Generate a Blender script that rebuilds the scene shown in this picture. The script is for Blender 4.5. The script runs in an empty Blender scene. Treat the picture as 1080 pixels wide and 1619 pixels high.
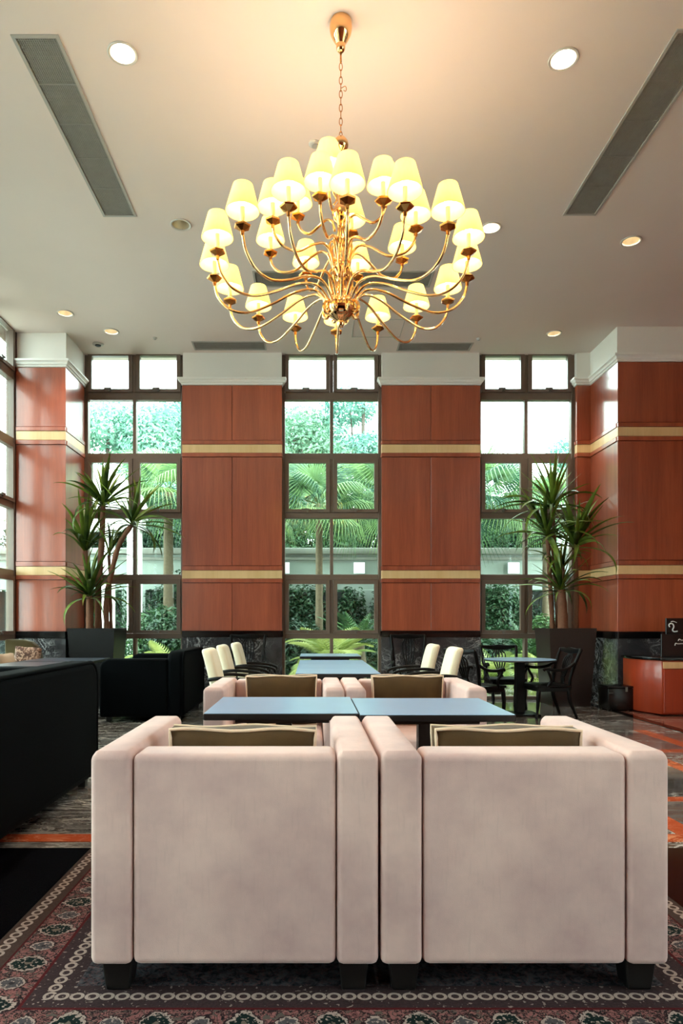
import bpy, bmesh, math, random
from mathutils import Vector, Matrix, Euler
import numpy as np

random.seed(7)
SC = bpy.context.scene
COL = SC.collection
PI = math.pi

# ------------------------------------------------------------------ camera
F_PX, W_PX, H_PX = 1080.0, 1080.0, 1619.0
VPX, VPY = 493.0, 985.0
EYE = 1.10
cam_d = bpy.data.cameras.new('camera')
cam_d.sensor_fit = 'VERTICAL'
cam_d.sensor_height = 36.0
cam_d.sensor_width = 36.0
cam_d.lens = 36.0 * F_PX / H_PX
cam_d.shift_x = (W_PX / 2 - VPX) / H_PX
cam_d.shift_y = (VPY - H_PX / 2) / H_PX
cam_d.clip_start = 0.05
cam_d.clip_end = 300
cam = bpy.data.objects.new('camera', cam_d)
COL.objects.link(cam)
cam.location = (0, 0, EYE)
cam.rotation_euler = (PI / 2, 0, 0)
SC.camera = cam

# ------------------------------------------------------------------ sky, exposure
world = bpy.data.worlds.new('overcast_sky')
SC.world = world
world.use_nodes = True
bg = world.node_tree.nodes['Background']
bg.inputs['Color'].default_value = (0.93, 0.985, 1.0, 1)
bg.inputs['Strength'].default_value = 5.4
SC.view_settings.view_transform = 'Standard'
SC.view_settings.look = 'None'
SC.view_settings.gamma = 1.0
SC.view_settings.use_curve_mapping = False
SC.view_settings.exposure = 1.45
SC.cycles.adaptive_threshold = 0.05
SC.cycles.max_bounces = 7
SC.cycles.diffuse_bounces = 4
SC.cycles.glossy_bounces = 3
SC.cycles.transparent_max_bounces = 16
SC.cycles.sample_clamp_indirect = 6.0
SC.cycles.caustics_reflective = False
SC.cycles.caustics_refractive = False

CHANDELIER_W = 1.0      # watts per candle lamp
DOWN_W = 60.0           # watts per recessed spot

# ------------------------------------------------------------------ helpers: materials
def lin(r, g, b):
    f = lambda c: (c / 255 / 12.92) if c / 255 <= 0.04045 else ((c / 255 + 0.055) / 1.055) ** 2.4
    return (f(r), f(g), f(b), 1.0)

class NT:
    def __init__(s, name):
        s.m = bpy.data.materials.new(name)
        s.m.use_nodes = True
        s.t = s.m.node_tree
        s.b = s.t.nodes['Principled BSDF']
        s.out = s.t.nodes['Material Output']
    def n(s, typ, **kw):
        nd = s.t.nodes.new(typ)
        for k, v in kw.items():
            setattr(nd, k, v)
        return nd
    def link(s, a, b):
        s.t.links.new(a, b)
    def put(s, sock, v):
        if hasattr(v, 'is_linked') or hasattr(v, 'links'):
            s.link(v, sock)
        else:
            sock.default_value = v
    def math(s, op, a, b=0.0, c=None):
        nd = s.n('ShaderNodeMath', operation=op)
        s.put(nd.inputs[0], a)
        s.put(nd.inputs[1], b)
        if c is not None:
            s.put(nd.inputs[2], c)
        return nd.outputs[0]
    def mix(s, f, a, b):
        nd = s.n('ShaderNodeMix', data_type='RGBA')
        s.put(nd.inputs[0], f)
        s.put(nd.inputs[6], a)
        s.put(nd.inputs[7], b)
        return nd.outputs[2]
    def ramp(s, f, stops):
        nd = s.n('ShaderNodeValToRGB')
        s.put(nd.inputs[0], f)
        e = nd.color_ramp.elements
        while len(e) > 1:
            e.remove(e[-1])
        e[0].position, e[0].color = stops[0]
        for p, c in stops[1:]:
            x = e.new(p)
            x.color = c
        return nd.outputs[0]
    def coords(s, scale=(1, 1, 1), kind='Object', rot=(0, 0, 0)):
        tc = s.n('ShaderNodeTexCoord')
        mp = s.n('ShaderNodeMapping')
        mp.inputs['Scale'].default_value = scale
        mp.inputs['Rotation'].default_value = rot
        s.link(tc.outputs[kind], mp.inputs[0])
        return mp.outputs[0]
    def noise(s, vec, scale, detail=4, rough=0.55, dist=0.0):
        nd = s.n('ShaderNodeTexNoise')
        s.link(vec, nd.inputs['Vector'])
        nd.inputs['Scale'].default_value = scale
        nd.inputs['Detail'].default_value = detail
        nd.inputs['Roughness'].default_value = rough
        nd.inputs['Distortion'].default_value = dist
        return nd.outputs[0]
    def bump(s, h, strength=0.2, dist=0.01):
        nd = s.n('ShaderNodeBump')
        nd.inputs['Strength'].default_value = strength
        nd.inputs['Distance'].default_value = dist
        s.link(h, nd.inputs['Height'])
        s.link(nd.outputs[0], s.b.inputs['Normal'])

BLACK, WHITE = (0, 0, 0, 1), (1, 1, 1, 1)
MAT = {}

def plain(name, col, rough=0.5, metal=0.0, coat=0.0, var=0.08, scale=14.0, spec=0.5, bump=0.0):
    t = NT(name)
    v = t.coords()
    f = t.noise(v, scale, 4)
    dark = tuple(c * (1 - var) for c in col[:3]) + (1,)
    lite = tuple(min(1, c * (1 + var)) for c in col[:3]) + (1,)
    t.link(t.mix(f, dark, lite), t.b.inputs['Base Color'])
    t.b.inputs['Roughness'].default_value = rough
    t.b.inputs['Metallic'].default_value = metal
    t.b.inputs['Coat Weight'].default_value = coat
    t.b.inputs['Coat Roughness'].default_value = 0.08
    t.b.inputs['Specular IOR Level'].default_value = spec
    if bump:
        t.bump(t.noise(v, scale * 6, 3), bump, 0.004)
    MAT[name] = t.m
    return t.m

def make_wood(name, c0, c1, rough=0.42, coat=1.0):
    t = NT(name)
    tc = t.n('ShaderNodeTexCoord')
    oi = t.n('ShaderNodeObjectInfo')
    mp = t.n('ShaderNodeMapping')
    mp.inputs['Scale'].default_value = (9, 9, 0.55)
    t.link(tc.outputs['Object'], mp.inputs[0])
    off = t.n('ShaderNodeVectorMath', operation='ADD')
    t.link(mp.outputs[0], off.inputs[0])
    cx = t.n('ShaderNodeCombineXYZ')
    t.link(t.math('MULTIPLY', oi.outputs['Random'], 60.0), cx.inputs[0])
    t.link(cx.outputs[0], off.inputs[1])
    g1 = t.noise(off.outputs[0], 1.0, 3, 0.5)
    g2 = t.noise(off.outputs[0], 7.0, 5, 0.6)
    f = t.math('ADD', t.math('MULTIPLY', g1, 0.65), t.math('MULTIPLY', g2, 0.35))
    f = t.math('ADD', f, t.math('MULTIPLY', t.math('SUBTRACT', oi.outputs['Random'], 0.5), 0.16))
    t.link(t.ramp(f, [(0.28, c0), (0.72, c1)]), t.b.inputs['Base Color'])
    t.b.inputs['Roughness'].default_value = rough
    t.b.inputs['Coat Weight'].default_value = coat
    t.b.inputs['Coat Roughness'].default_value = 0.16
    MAT[name] = t.m

def make_marble(name, base, mid, vein, rough=0.12, scale=1.0, stretch=(1, 1, 1), coat=0.0):
    t = NT(name)
    v = t.coords(stretch)
    cloud = t.noise(v, 1.6 * scale, 6, 0.62, 0.8)
    c = t.ramp(cloud, [(0.30, base), (0.62, mid), (0.8, base)])
    n1 = t.noise(v, 2.4 * scale, 7, 0.6, 1.6)
    r1 = t.math('ABSOLUTE', t.math('SUBTRACT', n1, 0.5))
    k1 = t.ramp(r1, [(0.0, WHITE), (0.012, (0.5, 0.5, 0.5, 1)), (0.03, BLACK)])
    n2 = t.noise(v, 5.5 * scale, 6, 0.55, 2.4)
    r2 = t.math('ABSOLUTE', t.math('SUBTRACT', n2, 0.47))
    k2 = t.ramp(r2, [(0.0, (0.6, 0.6, 0.6, 1)), (0.02, BLACK)])
    gate = t.ramp(t.noise(v, 0.9 * scale, 3), [(0.42, BLACK), (0.6, WHITE)])
    k = t.math('MULTIPLY', t.math('MAXIMUM', k1, k2), gate)
    t.link(t.mix(k, c, vein), t.b.inputs['Base Color'])
    t.b.inputs['Roughness'].default_value = rough
    t.b.inputs['Coat Weight'].default_value = coat
    MAT[name] = t.m

def make_fabric(name, col, stain, rough=0.85, weave=420.0, sheen=0.25, spec=0.2):
    t = NT(name)
    v = t.coords()
    big = t.noise(v, 2.6, 5, 0.6)
    small = t.noise(t.coords((1, 1, 0.12)), 90.0, 3)
    c = t.mix(t.ramp(big, [(0.38, BLACK), (0.72, WHITE)]), col, stain)
    c = t.mix(t.math('MULTIPLY', t.ramp(small, [(0.55, BLACK), (0.8, WHITE)]), 0.25), c, tuple(x * 0.62 for x in col[:3]) + (1,))
    t.link(c, t.b.inputs['Base Color'])
    t.b.inputs['Roughness'].default_value = rough
    t.b.inputs['Sheen Weight'].default_value = sheen
    t.b.inputs['Sheen Roughness'].default_value = 0.5
    t.b.inputs['Specular IOR Level'].default_value = spec
    t.bump(t.noise(v, weave, 2), 0.25, 0.002)
    MAT[name] = t.m

make_wood('cherry_wood', lin(130, 53, 30), lin(176, 84, 51))
make_wood('cherry_wood_dark', lin(70, 24, 17), lin(92, 34, 24))
make_wood('blond_band', lin(212, 172, 118), lin(232, 196, 145), 0.4, 0.4)
make_wood('counter_wood', lin(146, 48, 20), lin(174, 62, 28), 0.4, 0.5)
make_marble('wall_marble', lin(34, 34, 37), lin(70, 68, 72), lin(190, 190, 192), 0.16, 1.6)
make_marble('floor_marble', lin(28, 27, 27), lin(116, 111, 108), lin(235, 230, 224), 0.09, 0.9, (0.7, 2.0, 1))
make_marble('floor_marble_red', lin(88, 44, 36), lin(150, 92, 78), lin(225, 205, 190), 0.09, 1.0, (0.8, 2.0, 1))
make_marble('floor_orange', lin(168, 72, 42), lin(186, 86, 52), lin(225, 150, 110), 0.12, 1.0)
plain('floor_black', lin(9, 9, 13), 0.10, var=0.3)
plain('black_stone', lin(14, 13, 14), 0.12, var=0.3)
plain('plaster', lin(233, 226, 219), 0.85, var=0.03, scale=3)
plain('ceiling_paint', lin(231, 215, 208), 0.9, var=0.03, scale=2)
plain('crown_paint', lin(236, 230, 224), 0.6, var=0.03)
plain('window_bronze', lin(110, 92, 80), 0.38, var=0.12, spec=0.5)
plain('handle_metal', lin(120, 116, 110), 0.35, metal=0.8)
make_fabric('cream_fabric', lin(222, 187, 178), lin(186, 152, 149))
make_fabric('cream_chair_fabric', lin(240, 228, 200), lin(230, 216, 186))
make_fabric('brown_velvet', lin(84, 60, 30), lin(62, 43, 21), 0.75, 300, 0.08)
make_fabric('cream_piping', lin(230, 200, 172), lin(215, 185, 160))
make_fabric('navy_velvet', lin(4, 6, 8), lin(2, 3, 5), 0.8, 300, 0.0, 0.05)
make_fabric('olive_fabric', lin(78, 66, 34), lin(62, 50, 24))
make_fabric('beige_fabric', lin(224, 192, 160), lin(206, 170, 140))
def make_brocade():
    t = NT('pink_brocade')
    v = t.coords()
    f = t.noise(v, 26.0, 3, 0.5, 1.5)
    t.link(t.ramp(f, [(0.42, lin(92, 58, 46)), (0.5, lin(150, 106, 86)), (0.56, lin(206, 164, 140))]), t.b.inputs['Base Color'])
    t.b.inputs['Roughness'].default_value = 0.7
    t.bump(f, 0.3, 0.004)
    MAT['pink_brocade'] = t.m
make_brocade()
plain('black_wood', lin(11, 8, 8), 0.38, coat=0.0, var=0.25, spec=0.16)
plain('black_leg', lin(8, 7, 7), 0.4, var=0.2)
plain('table_edge', lin(20, 19, 21), 0.35, var=0.2)
plain('table_blue', lin(146, 180, 216), 0.3, coat=0.3, var=0.08, scale=5)
plain('table_slate', lin(58, 66, 80), 0.3, coat=0.2, var=0.08, scale=5)
plain('brass', lin(238, 190, 132), 0.06, metal=1.0, var=0.1)
plain('brass_dark', lin(188, 122, 60), 0.22, metal=1.0, var=0.25, scale=30)
plain('candle_sleeve', lin(250, 238, 190), 0.5, var=0.03)
plain('grille_metal', lin(146, 143, 138), 0.55, metal=0.1, var=0.15)
plain('grille_dark', lin(38, 38, 38), 0.8, var=0.2)
plain('vent_frame', lin(176, 170, 164), 0.5, var=0.04)
plain('downlight_trim', lin(205, 198, 190), 0.5, var=0.03)
plain('reflector', lin(240, 228, 205), 0.3, metal=0.6, var=0.03)
plain('planter_bronze', lin(48, 36, 33), 0.4, var=0.12, spec=0.22)
plain('planter_black', lin(32, 31, 32), 0.4, var=0.12, spec=0.22)
plain('soil', lin(50, 36, 26), 0.95, var=0.4, scale=60)
plain('trunk_bark', lin(118, 76, 54), 0.85, var=0.35, scale=40, bump=0.5)
plain('palm_bark', lin(98, 86, 66), 0.9, var=0.5, scale=22, bump=0.4)
plain('tree_bark', lin(84, 74, 66), 0.9, var=0.35, scale=12, bump=0.4)
plain('wall_garden', lin(150, 162, 154), 0.85, var=0.10, scale=3)
plain('coping_stone', lin(130, 132, 124), 0.85, var=0.2, scale=5)
plain('garden_dark', lin(34, 38, 36), 0.9, var=0.3)
plain('white_stucco', lin(244, 244, 240), 0.8, var=0.02)
plain('paving', lin(176, 172, 162), 0.85, var=0.12, scale=6)
plain('lawn', lin(78, 98, 60), 0.95, var=0.35, scale=30)

plain('sign_black', lin(16, 16, 17), 0.25, var=0.2)
plain('sign_white', lin(230, 230, 228), 0.5, var=0.03)
plain('pot_blue', lin(60, 96, 118), 0.3, var=0.15)
plain('detector_white', lin(196, 190, 182), 0.6, var=0.03)

def make_leaf(name, c0, c1, rough=0.45, trans=0.25, scale=6.0):
    t = NT(name)
    oi = t.n('ShaderNodeObjectInfo')
    f = t.noise(t.coords(), scale, 3)
    f = t.math('ADD', f, t.math('MULTIPLY', t.math('SUBTRACT', oi.outputs['Random'], 0.5), 0.35))
    c = t.ramp(f, [(0.3, c0), (0.7, c1)])
    t.link(c, t.b.inputs['Base Color'])
    t.b.inputs['Roughness'].default_value = rough
    t.b.inputs['Specular IOR Level'].default_value = 0.35
    tr = t.n('ShaderNodeBsdfTranslucent')
    t.link(c, tr.inputs['Color'])
    mx = t.n('ShaderNodeMixShader')
    mx.inputs[0].default_value = trans
    t.link(t.b.outputs[0], mx.inputs[1])
    t.link(tr.outputs[0], mx.inputs[2])
    t.link(mx.outputs[0], t.out.inputs['Surface'])
    MAT[name] = t.m

make_leaf('yucca_leaf', lin(44, 66, 30), lin(134, 158, 62), 0.32, 0.25, 2.0)
make_leaf('palm_leaf', lin(52, 88, 70), lin(132, 164, 100), 0.4, 0.35, 2.0)
make_leaf('tree_leaf', lin(70, 112, 92), lin(122, 156, 124), 0.5, 0.3, 1.2)
make_leaf('tree_leaf_teal', lin(84, 132, 120), lin(140, 182, 160), 0.5, 0.3, 1.0)
make_leaf('hedge_leaf', lin(22, 48, 34), lin(56, 90, 58), 0.5, 0.2, 3.0)  # deep green, darkened further so the colour carries shade under the canopy
make_leaf('fern_leaf', lin(118, 138, 72), lin(176, 182, 110), 0.4, 0.25, 3.0)
make_leaf('cycad_leaf', lin(34, 66, 42), lin(74, 106, 58), 0.4, 0.2, 3.0)

def make_glass():
    t = NT('window_glass')
    t.t.nodes.remove(t.b)
    tr = t.n('ShaderNodeBsdfTransparent')
    f = t.noise(t.coords(), 0.7, 2)
    t.link(t.mix(f, (0.84, 0.945, 0.91, 1), (0.87, 0.96, 0.93, 1)), tr.inputs['Color'])
    gl = t.n('ShaderNodeBsdfGlossy')
    gl.inputs['Roughness'].default_value = 0.02
    gl.inputs['Color'].default_value = (0.9, 0.95, 0.95, 1)
    fr = t.n('ShaderNodeFresnel')
    fr.inputs['IOR'].default_value = 1.45
    mx = t.n('ShaderNodeMixShader')
    t.link(t.math('MULTIPLY', fr.outputs[0], 0.5), mx.inputs[0])
    t.link(tr.outputs[0], mx.inputs[1])
    t.link(gl.outputs[0], mx.inputs[2])
    t.link(mx.outputs[0], t.out.inputs['Surface'])
    MAT['window_glass'] = t.m
make_glass()

def make_emit(name, col, strength):
    t = NT(name)
    f = t.noise(t.coords(), 3.0, 2)
    t.b.inputs['Base Color'].default_value = col
    t.link(t.mix(f, col, tuple(c * 0.97 for c in col[:3]) + (1,)), t.b.inputs['Emission Color'])
    t.b.inputs['Emission Strength'].default_value = strength
    MAT[name] = t.m
def make_bulb():
    t = NT('bulb_glow')
    t.t.nodes.remove(t.b)
    em = t.n('ShaderNodeEmission')
    f = t.noise(t.coords(), 3.0, 2)
    t.link(t.mix(f, (1.0, 0.84, 0.58, 1), (1.0, 0.88, 0.64, 1)), em.inputs['Color'])
    em.inputs['Strength'].default_value = 3.0
    tr = t.n('ShaderNodeBsdfTransparent')
    ad = t.n('ShaderNodeAddShader')
    t.link(em.outputs[0], ad.inputs[0])
    t.link(tr.outputs[0], ad.inputs[1])
    t.link(ad.outputs[0], t.out.inputs['Surface'])
    MAT['bulb_glow'] = t.m
make_bulb()
make_emit('lamp_box', (0.95, 0.98, 1.0, 1), 0.15)
make_emit('downlight_lamp', (1.0, 0.86, 0.62, 1), 9.0)
make_emit('downlight_lamp_dim', (1.0, 0.80, 0.50, 1), 1.6)

def make_shade():
    t = NT('lamp_shade_silk')
    f = t.noise(t.coords((1, 1, 0.2)), 60.0, 2)
    c = t.mix(f, lin(255, 240, 172), lin(255, 245, 190))
    t.link(c, t.b.inputs['Base Color'])
    t.b.inputs['Roughness'].default_value = 0.8
    t.link(c, t.b.inputs['Emission Color'])
    t.b.inputs['Emission Strength'].default_value = 0.10
    tr = t.n('ShaderNodeBsdfTranslucent')
    t.link(c, tr.inputs['Color'])
    mx = t.n('ShaderNodeMixShader')
    mx.inputs[0].default_value = 0.55
    t.link(t.b.outputs[0], mx.inputs[1])
    t.link(tr.outputs[0], mx.inputs[2])
    t.link(mx.outputs[0], t.out.inputs['Surface'])
    MAT['lamp_shade_silk'] = t.m
make_shade()

# rug: a woven Persian carpet, all pattern (flat weave) -----------------------
RUG_HX, RUG_HY = 1.245, 0.86
def make_rug():
    t = NT('persian_rug')
    tc = t.n('ShaderNodeTexCoord')
    sp = t.n('ShaderNodeSeparateXYZ')
    t.link(tc.outputs['Object'], sp.inputs[0])
    X, Y = sp.outputs[0], sp.outputs[1]
    ax = t.math('SUBTRACT', RUG_HX, t.math('ABSOLUTE', X))
    ay = t.math('SUBTRACT', RUG_HY, t.math('ABSOLUTE', Y))
    d = t.math('MINIMUM', ax, ay)
    side = t.math('LESS_THAN', ax, ay)
    along = t.math('ADD', t.math('MULTIPLY', side, Y), t.math('MULTIPLY', t.math('SUBTRACT', 1.0, side), X))
    fine = t.noise(tc.outputs['Object'], 130.0, 3)
    mid = t.noise(tc.outputs['Object'], 38.0, 4, 0.6, 0.8)
    big = t.noise(tc.outputs['Object'], 16.0, 4, 0.6, 2.0)
    def band(a, b):
        return t.math('MULTIPLY', t.math('GREATER_THAN', d, a), t.math('LESS_THAN', d, b))
    def cell(period, offs=0.0):
        u = t.math('ADD', t.math('DIVIDE', along, period), 100.0 + offs)
        return t.math('SUBTRACT', t.math('FRACT', u), 0.5)
    def chain(centre, half, period):
        cu = t.math('ABSOLUTE', cell(period))
        cv = t.math('DIVIDE', t.math('SUBTRACT', d, centre), half)
        e = t.math('SQRT', t.math('ADD', t.math('POWER', t.math('MULTIPLY', cu, 2.15), 2.0), t.math('POWER', cv, 2.0)))
        return t.math('LESS_THAN', t.math('ABSOLUTE', t.math('SUBTRACT', e, 0.80)), 0.24)
    brown = t.mix(fine, lin(62, 46, 42), lin(104, 84, 76))
    ivory = t.mix(fine, lin(176, 158, 148), lin(216, 200, 190))
    plum = t.mix(fine, lin(46, 36, 40), lin(84, 66, 68))
    pink = t.mix(mid, lin(132, 80, 80), lin(188, 132, 128))
    blue = t.mix(t.ramp(mid, [(0.4, BLACK), (0.62, WHITE)]), lin(34, 38, 46), lin(96, 98, 104))
    # field
    col = blue
    fieldv = t.ramp(t.math('ABSOLUTE', t.math('SUBTRACT', big, 0.5)), [(0.0, WHITE), (0.03, BLACK)])
    col = t.mix(t.math('MULTIPLY', fieldv, 0.5), col, lin(140, 96, 92))
    # inner guard with chain and scattered knots
    dots = t.ramp(t.noise(tc.outputs['Object'], 75.0, 1), [(0.66, BLACK), (0.70, WHITE)])
    col = t.mix(band(0.245, 0.365), col, t.mix(t.math('MULTIPLY', dots, 0.6), plum, ivory))
    col = t.mix(t.math('MULTIPLY', band(0.282, 0.332), chain(0.307, 0.019, 0.044)), col, ivory)
    col = t.mix(band(0.236, 0.248), col, lin(96, 30, 34))
    # main border: pink ground, outlined stems, elongated medallions and small rosettes
    b = pink
    w1 = t.noise(tc.outputs['Object'], 21.0, 2, 0.5, 2.2)
    rim = t.math('ABSOLUTE', t.math('SUBTRACT', w1, 0.5))
    b = t.mix(t.ramp(rim, [(0.044, WHITE), (0.050, BLACK)]), b, lin(150, 134, 122))
    b = t.mix(t.ramp(rim, [(0.028, WHITE), (0.033, BLACK)]), b, lin(40, 28, 34))
    w2 = t.noise(tc.outputs['Object'], 46.0, 2, 0.5, 1.4)
    b = t.mix(t.ramp(t.math('ABSOLUTE', t.math('SUBTRACT', w2, 0.5)), [(0.036, WHITE), (0.042, BLACK)]), b, lin(58, 40, 44))
    leafs = t.ramp(t.noise(tc.outputs['Object'], 30.0, 2, 0.5, 1.0), [(0.62, BLACK), (0.64, WHITE)])
    b = t.mix(leafs, b, lin(104, 98, 92))
    speck = t.ramp(t.noise(tc.outputs['Object'], 95.0, 1), [(0.60, BLACK), (0.64, WHITE)])
    for per, offs, w, h, c_out, c_in in ((0.24, 0.0, 5.2, 0.062, lin(22, 40, 38), lin(130, 118, 106)), (0.24, 0.5, 7.0, 0.040, lin(92, 90, 94), lin(60, 56, 60))):
        cu = t.math('MULTIPLY', t.math('ABSOLUTE', cell(per, offs)), w)
        cv = t.math('DIVIDE', t.math('ABSOLUTE', t.math('SUBTRACT', d, 0.165)), h)
        dd = t.math('ADD', t.math('SQRT', t.math('ADD', t.math('POWER', cu, 1.6), t.math('POWER', cv, 1.6))), t.math('MULTIPLY', t.math('SUBTRACT', w2, 0.5), 0.7))
        b = t.mix(t.math('LESS_THAN', dd, 1.12), b, lin(48, 34, 38))
        b = t.mix(t.math('LESS_THAN', dd, 1.02), b, ivory)
        b = t.mix(t.math('LESS_THAN', dd, 0.88), b, t.mix(speck, c_out, ivory))
        b = t.mix(t.math('LESS_THAN', dd, 0.30), b, c_in)
    col = t.mix(band(0.095, 0.238), col, b)
    # outer guard
    col = t.mix(band(0.0, 0.095), col, brown)
    col = t.mix(t.math('MULTIPLY', band(0.016, 0.066), chain(0.040, 0.020, 0.046)), col, ivory)
    col = t.mix(band(0.090, 0.098), col, lin(88, 30, 34))
    col = t.mix(band(0.0, 0.006), col, lin(70, 66, 60))
    tone = t.n('ShaderNodeMix', data_type='RGBA', blend_type='MULTIPLY')
    tone.inputs[0].default_value = 1.0
    t.link(col, tone.inputs[6])
    tone.inputs[7].default_value = (0.56, 0.53, 0.54, 1)
    t.link(tone.outputs[2], t.b.inputs['Base Color'])
    t.b.inputs['Roughness'].default_value = 0.95
    t.b.inputs['Specular IOR Level'].default_value = 0.1
    t.bump(fine, 0.5, 0.004)
    MAT['persian_rug'] = t.m
make_rug()

# ------------------------------------------------------------------ helpers: geometry
def link(o, parent=None):
    COL.objects.link(o)
    if parent is not None:
        o.parent = parent
    return o

def tag(o, label=None, cat=None, group=None, kind=None):
    if label: o['label'] = label
    if cat: o['category'] = cat
    if group: o['group'] = group
    if kind: o['kind'] = kind
    return o

def empty(name, loc=(0, 0, 0), rz=0.0):
    o = bpy.data.objects.new(name, None)
    o.empty_display_size = 0.1
    link(o)
    o.location = loc
    o.rotation_euler = (0, 0, rz)
    return o

def thing(name, label, cat, loc=(0, 0, 0), rz=0.0, group=None, kind=None):
    return tag(empty(name, loc, rz), label, cat, group, kind)

def finish(bm, name, mat, smooth=False, angle=None):
    bmesh.ops.recalc_face_normals(bm, faces=bm.faces)
    me = bpy.data.meshes.new(name)
    bm.to_mesh(me)
    bm.free()
    me.materials.append(MAT[mat])
    if smooth:
        me.polygons.foreach_set('use_smooth', [True] * len(me.polygons))
        if angle is not None:
            me.set_sharp_from_angle(angle=angle)
    return me

def raw(name, verts, faces, mat, smooth=False):
    me = bpy.data.meshes.new(name)
    me.from_pydata(verts, [], faces)
    me.materials.append(MAT[mat])
    if smooth:
        me.polygons.foreach_set('use_smooth', [True] * len(me.polygons))
    me.update()
    return me

def add(name, me, parent=None, loc=(0, 0, 0), rot=(0, 0, 0), scale=None):
    o = bpy.data.objects.new(name, me)
    link(o, parent)
    o.location = loc
    o.rotation_euler = rot
    if scale is not None:
        o.scale = scale
    return o

def bbox(bm, x0, x1, y0, y1, z0, z1, taper=None):
    v = []
    for z in (z0, z1):
        k = 1.0
        cx, cy = (x0 + x1) / 2, (y0 + y1) / 2
        if taper is not None and z == z0:
            k = taper
        for x, y in ((x0, y0), (x1, y0), (x1, y1), (x0, y1)):
            v.append(bm.verts.new((cx + (x - cx) * k, cy + (y - cy) * k, z)))
    for f in ((3, 2, 1, 0), (4, 5, 6, 7), (0, 1, 5, 4), (1, 2, 6, 5), (2, 3, 7, 6), (3, 0, 4, 7)):
        bm.faces.new([v[i] for i in f])
    return v

def box_me(name, x0, x1, y0, y1, z0, z1, mat, bev=0.0, seg=2, taper=None):
    bm = bmesh.new()
    bbox(bm, x0, x1, y0, y1, z0, z1, taper)
    if bev > 0:
        bmesh.ops.bevel(bm, geom=list(bm.edges), offset=bev, segments=seg, profile=0.5, affect='EDGES')
    return finish(bm, name, mat, bev > 0 and seg > 1, math.radians(50))

def box(name, x0, x1, y0, y1, z0, z1, mat, parent=None, bev=0.0, seg=2, taper=None):
    return add(name, box_me(name, x0, x1, y0, y1, z0, z1, mat, bev, seg, taper), parent)

def lathe_bm(bm, prof, n=24, cx=0.0, cy=0.0, closed=False):
    rings = []
    for r, z in prof:
        rings.append([bm.verts.new((cx + r * math.cos(2 * PI * i / n), cy + r * math.sin(2 * PI * i / n), z)) for i in range(n)])
    m = len(rings)
    for k in range(m if closed else m - 1):
        a, b = rings[k], rings[(k + 1) % m]
        for i in range(n):
            bm.faces.new((a[i], a[(i + 1) % n], b[(i + 1) % n], b[i]))
    if not closed:
        bm.faces.new(rings[0][::-1])
        bm.faces.new(rings[-1])

def lathe_me(name, prof, mat, n=24, smooth=True, closed=False, angle=0.9):
    bm = bmesh.new()
    lathe_bm(bm, prof, n, closed=closed)
    return finish(bm, name, mat, smooth, angle)

def catmull(pts, sub=6):
    P = [Vector(p) for p in pts]
    P = [P[0] * 2 - P[1]] + P + [P[-1] * 2 - P[-2]]
    out = []
    for i in range(1, len(P) - 2):
        a, b, c, d = P[i - 1], P[i], P[i + 1], P[i + 2]
        for k in range(sub):
            t = k / sub
            out.append(0.5 * ((2 * b) + (c - a) * t + (2 * a - 5 * b + 4 * c - d) * t * t + (3 * b - a - 3 * c + d) * t ** 3))
    out.append(P[-2].copy())
    return out

def tube_bm(bm, pts, rad, n=8, closed=False):
    P = [Vector(p) for p in pts]
    m = len(P)
    R = rad if isinstance(rad, (list, tuple)) else [rad] * m
    rings, ref = [], None
    for i in range(m):
        if closed:
            d = (P[(i + 1) % m] - P[i - 1]).normalized()
        else:
            d = (P[min(i + 1, m - 1)] - P[max(i - 1, 0)]).normalized()
        if ref is None:
            ref = Vector((0, 0, 1)) if abs(d.z) < 0.9 else Vector((1, 0, 0))
        u = (ref - d * ref.dot(d)).normalized()
        ref = u
        w = d.cross(u)
        rings.append([bm.verts.new(P[i] + (u * math.cos(2 * PI * k / n) + w * math.sin(2 * PI * k / n)) * R[i]) for k in range(n)])
    for i in range(m if closed else m - 1):
        a, b = rings[i], rings[(i + 1) % m]
        for k in range(n):
            bm.faces.new((a[k], a[(k + 1) % n], b[(k + 1) % n], b[k]))
    if not closed:
        bm.faces.new(rings[0][::-1])
        bm.faces.new(rings[-1])

def tube_me(name, pts, rad, mat, n=8, closed=False):
    bm = bmesh.new()
    tube_bm(bm, pts, rad, n, closed)
    return finish(bm, name, mat, True)

def tube(name, pts, rad, mat, parent=None, n=8, closed=False):
    return add(name, tube_me(name, pts, rad, mat, n, closed), parent)

def prism_me(name, poly, axis, a0, a1, mat, bev=0.0, seg=2):
    """poly: list of 2-D points; axis 'x','y','z' = extrusion axis."""
    bm = bmesh.new()
    def P(u, v, w):
        return {'x': (w, u, v), 'y': (u, w, v), 'z': (u, v, w)}[axis]
    A = [bm.verts.new(P(u, v, a0)) for u, v in poly]
    B = [bm.verts.new(P(u, v, a1)) for u, v in poly]
    bm.faces.new(A)
    bm.faces.new(B[::-1])
    n = len(poly)
    for i in range(n):
        bm.faces.new((A[i], A[(i + 1) % n], B[(i + 1) % n], B[i]))
    if bev > 0:
        bmesh.ops.recalc_face_normals(bm, faces=bm.faces)
        es = [e for e in bm.edges if len(e.link_faces) == 2 and e.calc_face_angle(0) > 0.6]
        bmesh.ops.bevel(bm, geom=es, offset=bev, segments=seg, profile=0.5, affect='EDGES')
    return finish(bm, name, mat, True, math.radians(45))

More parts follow.
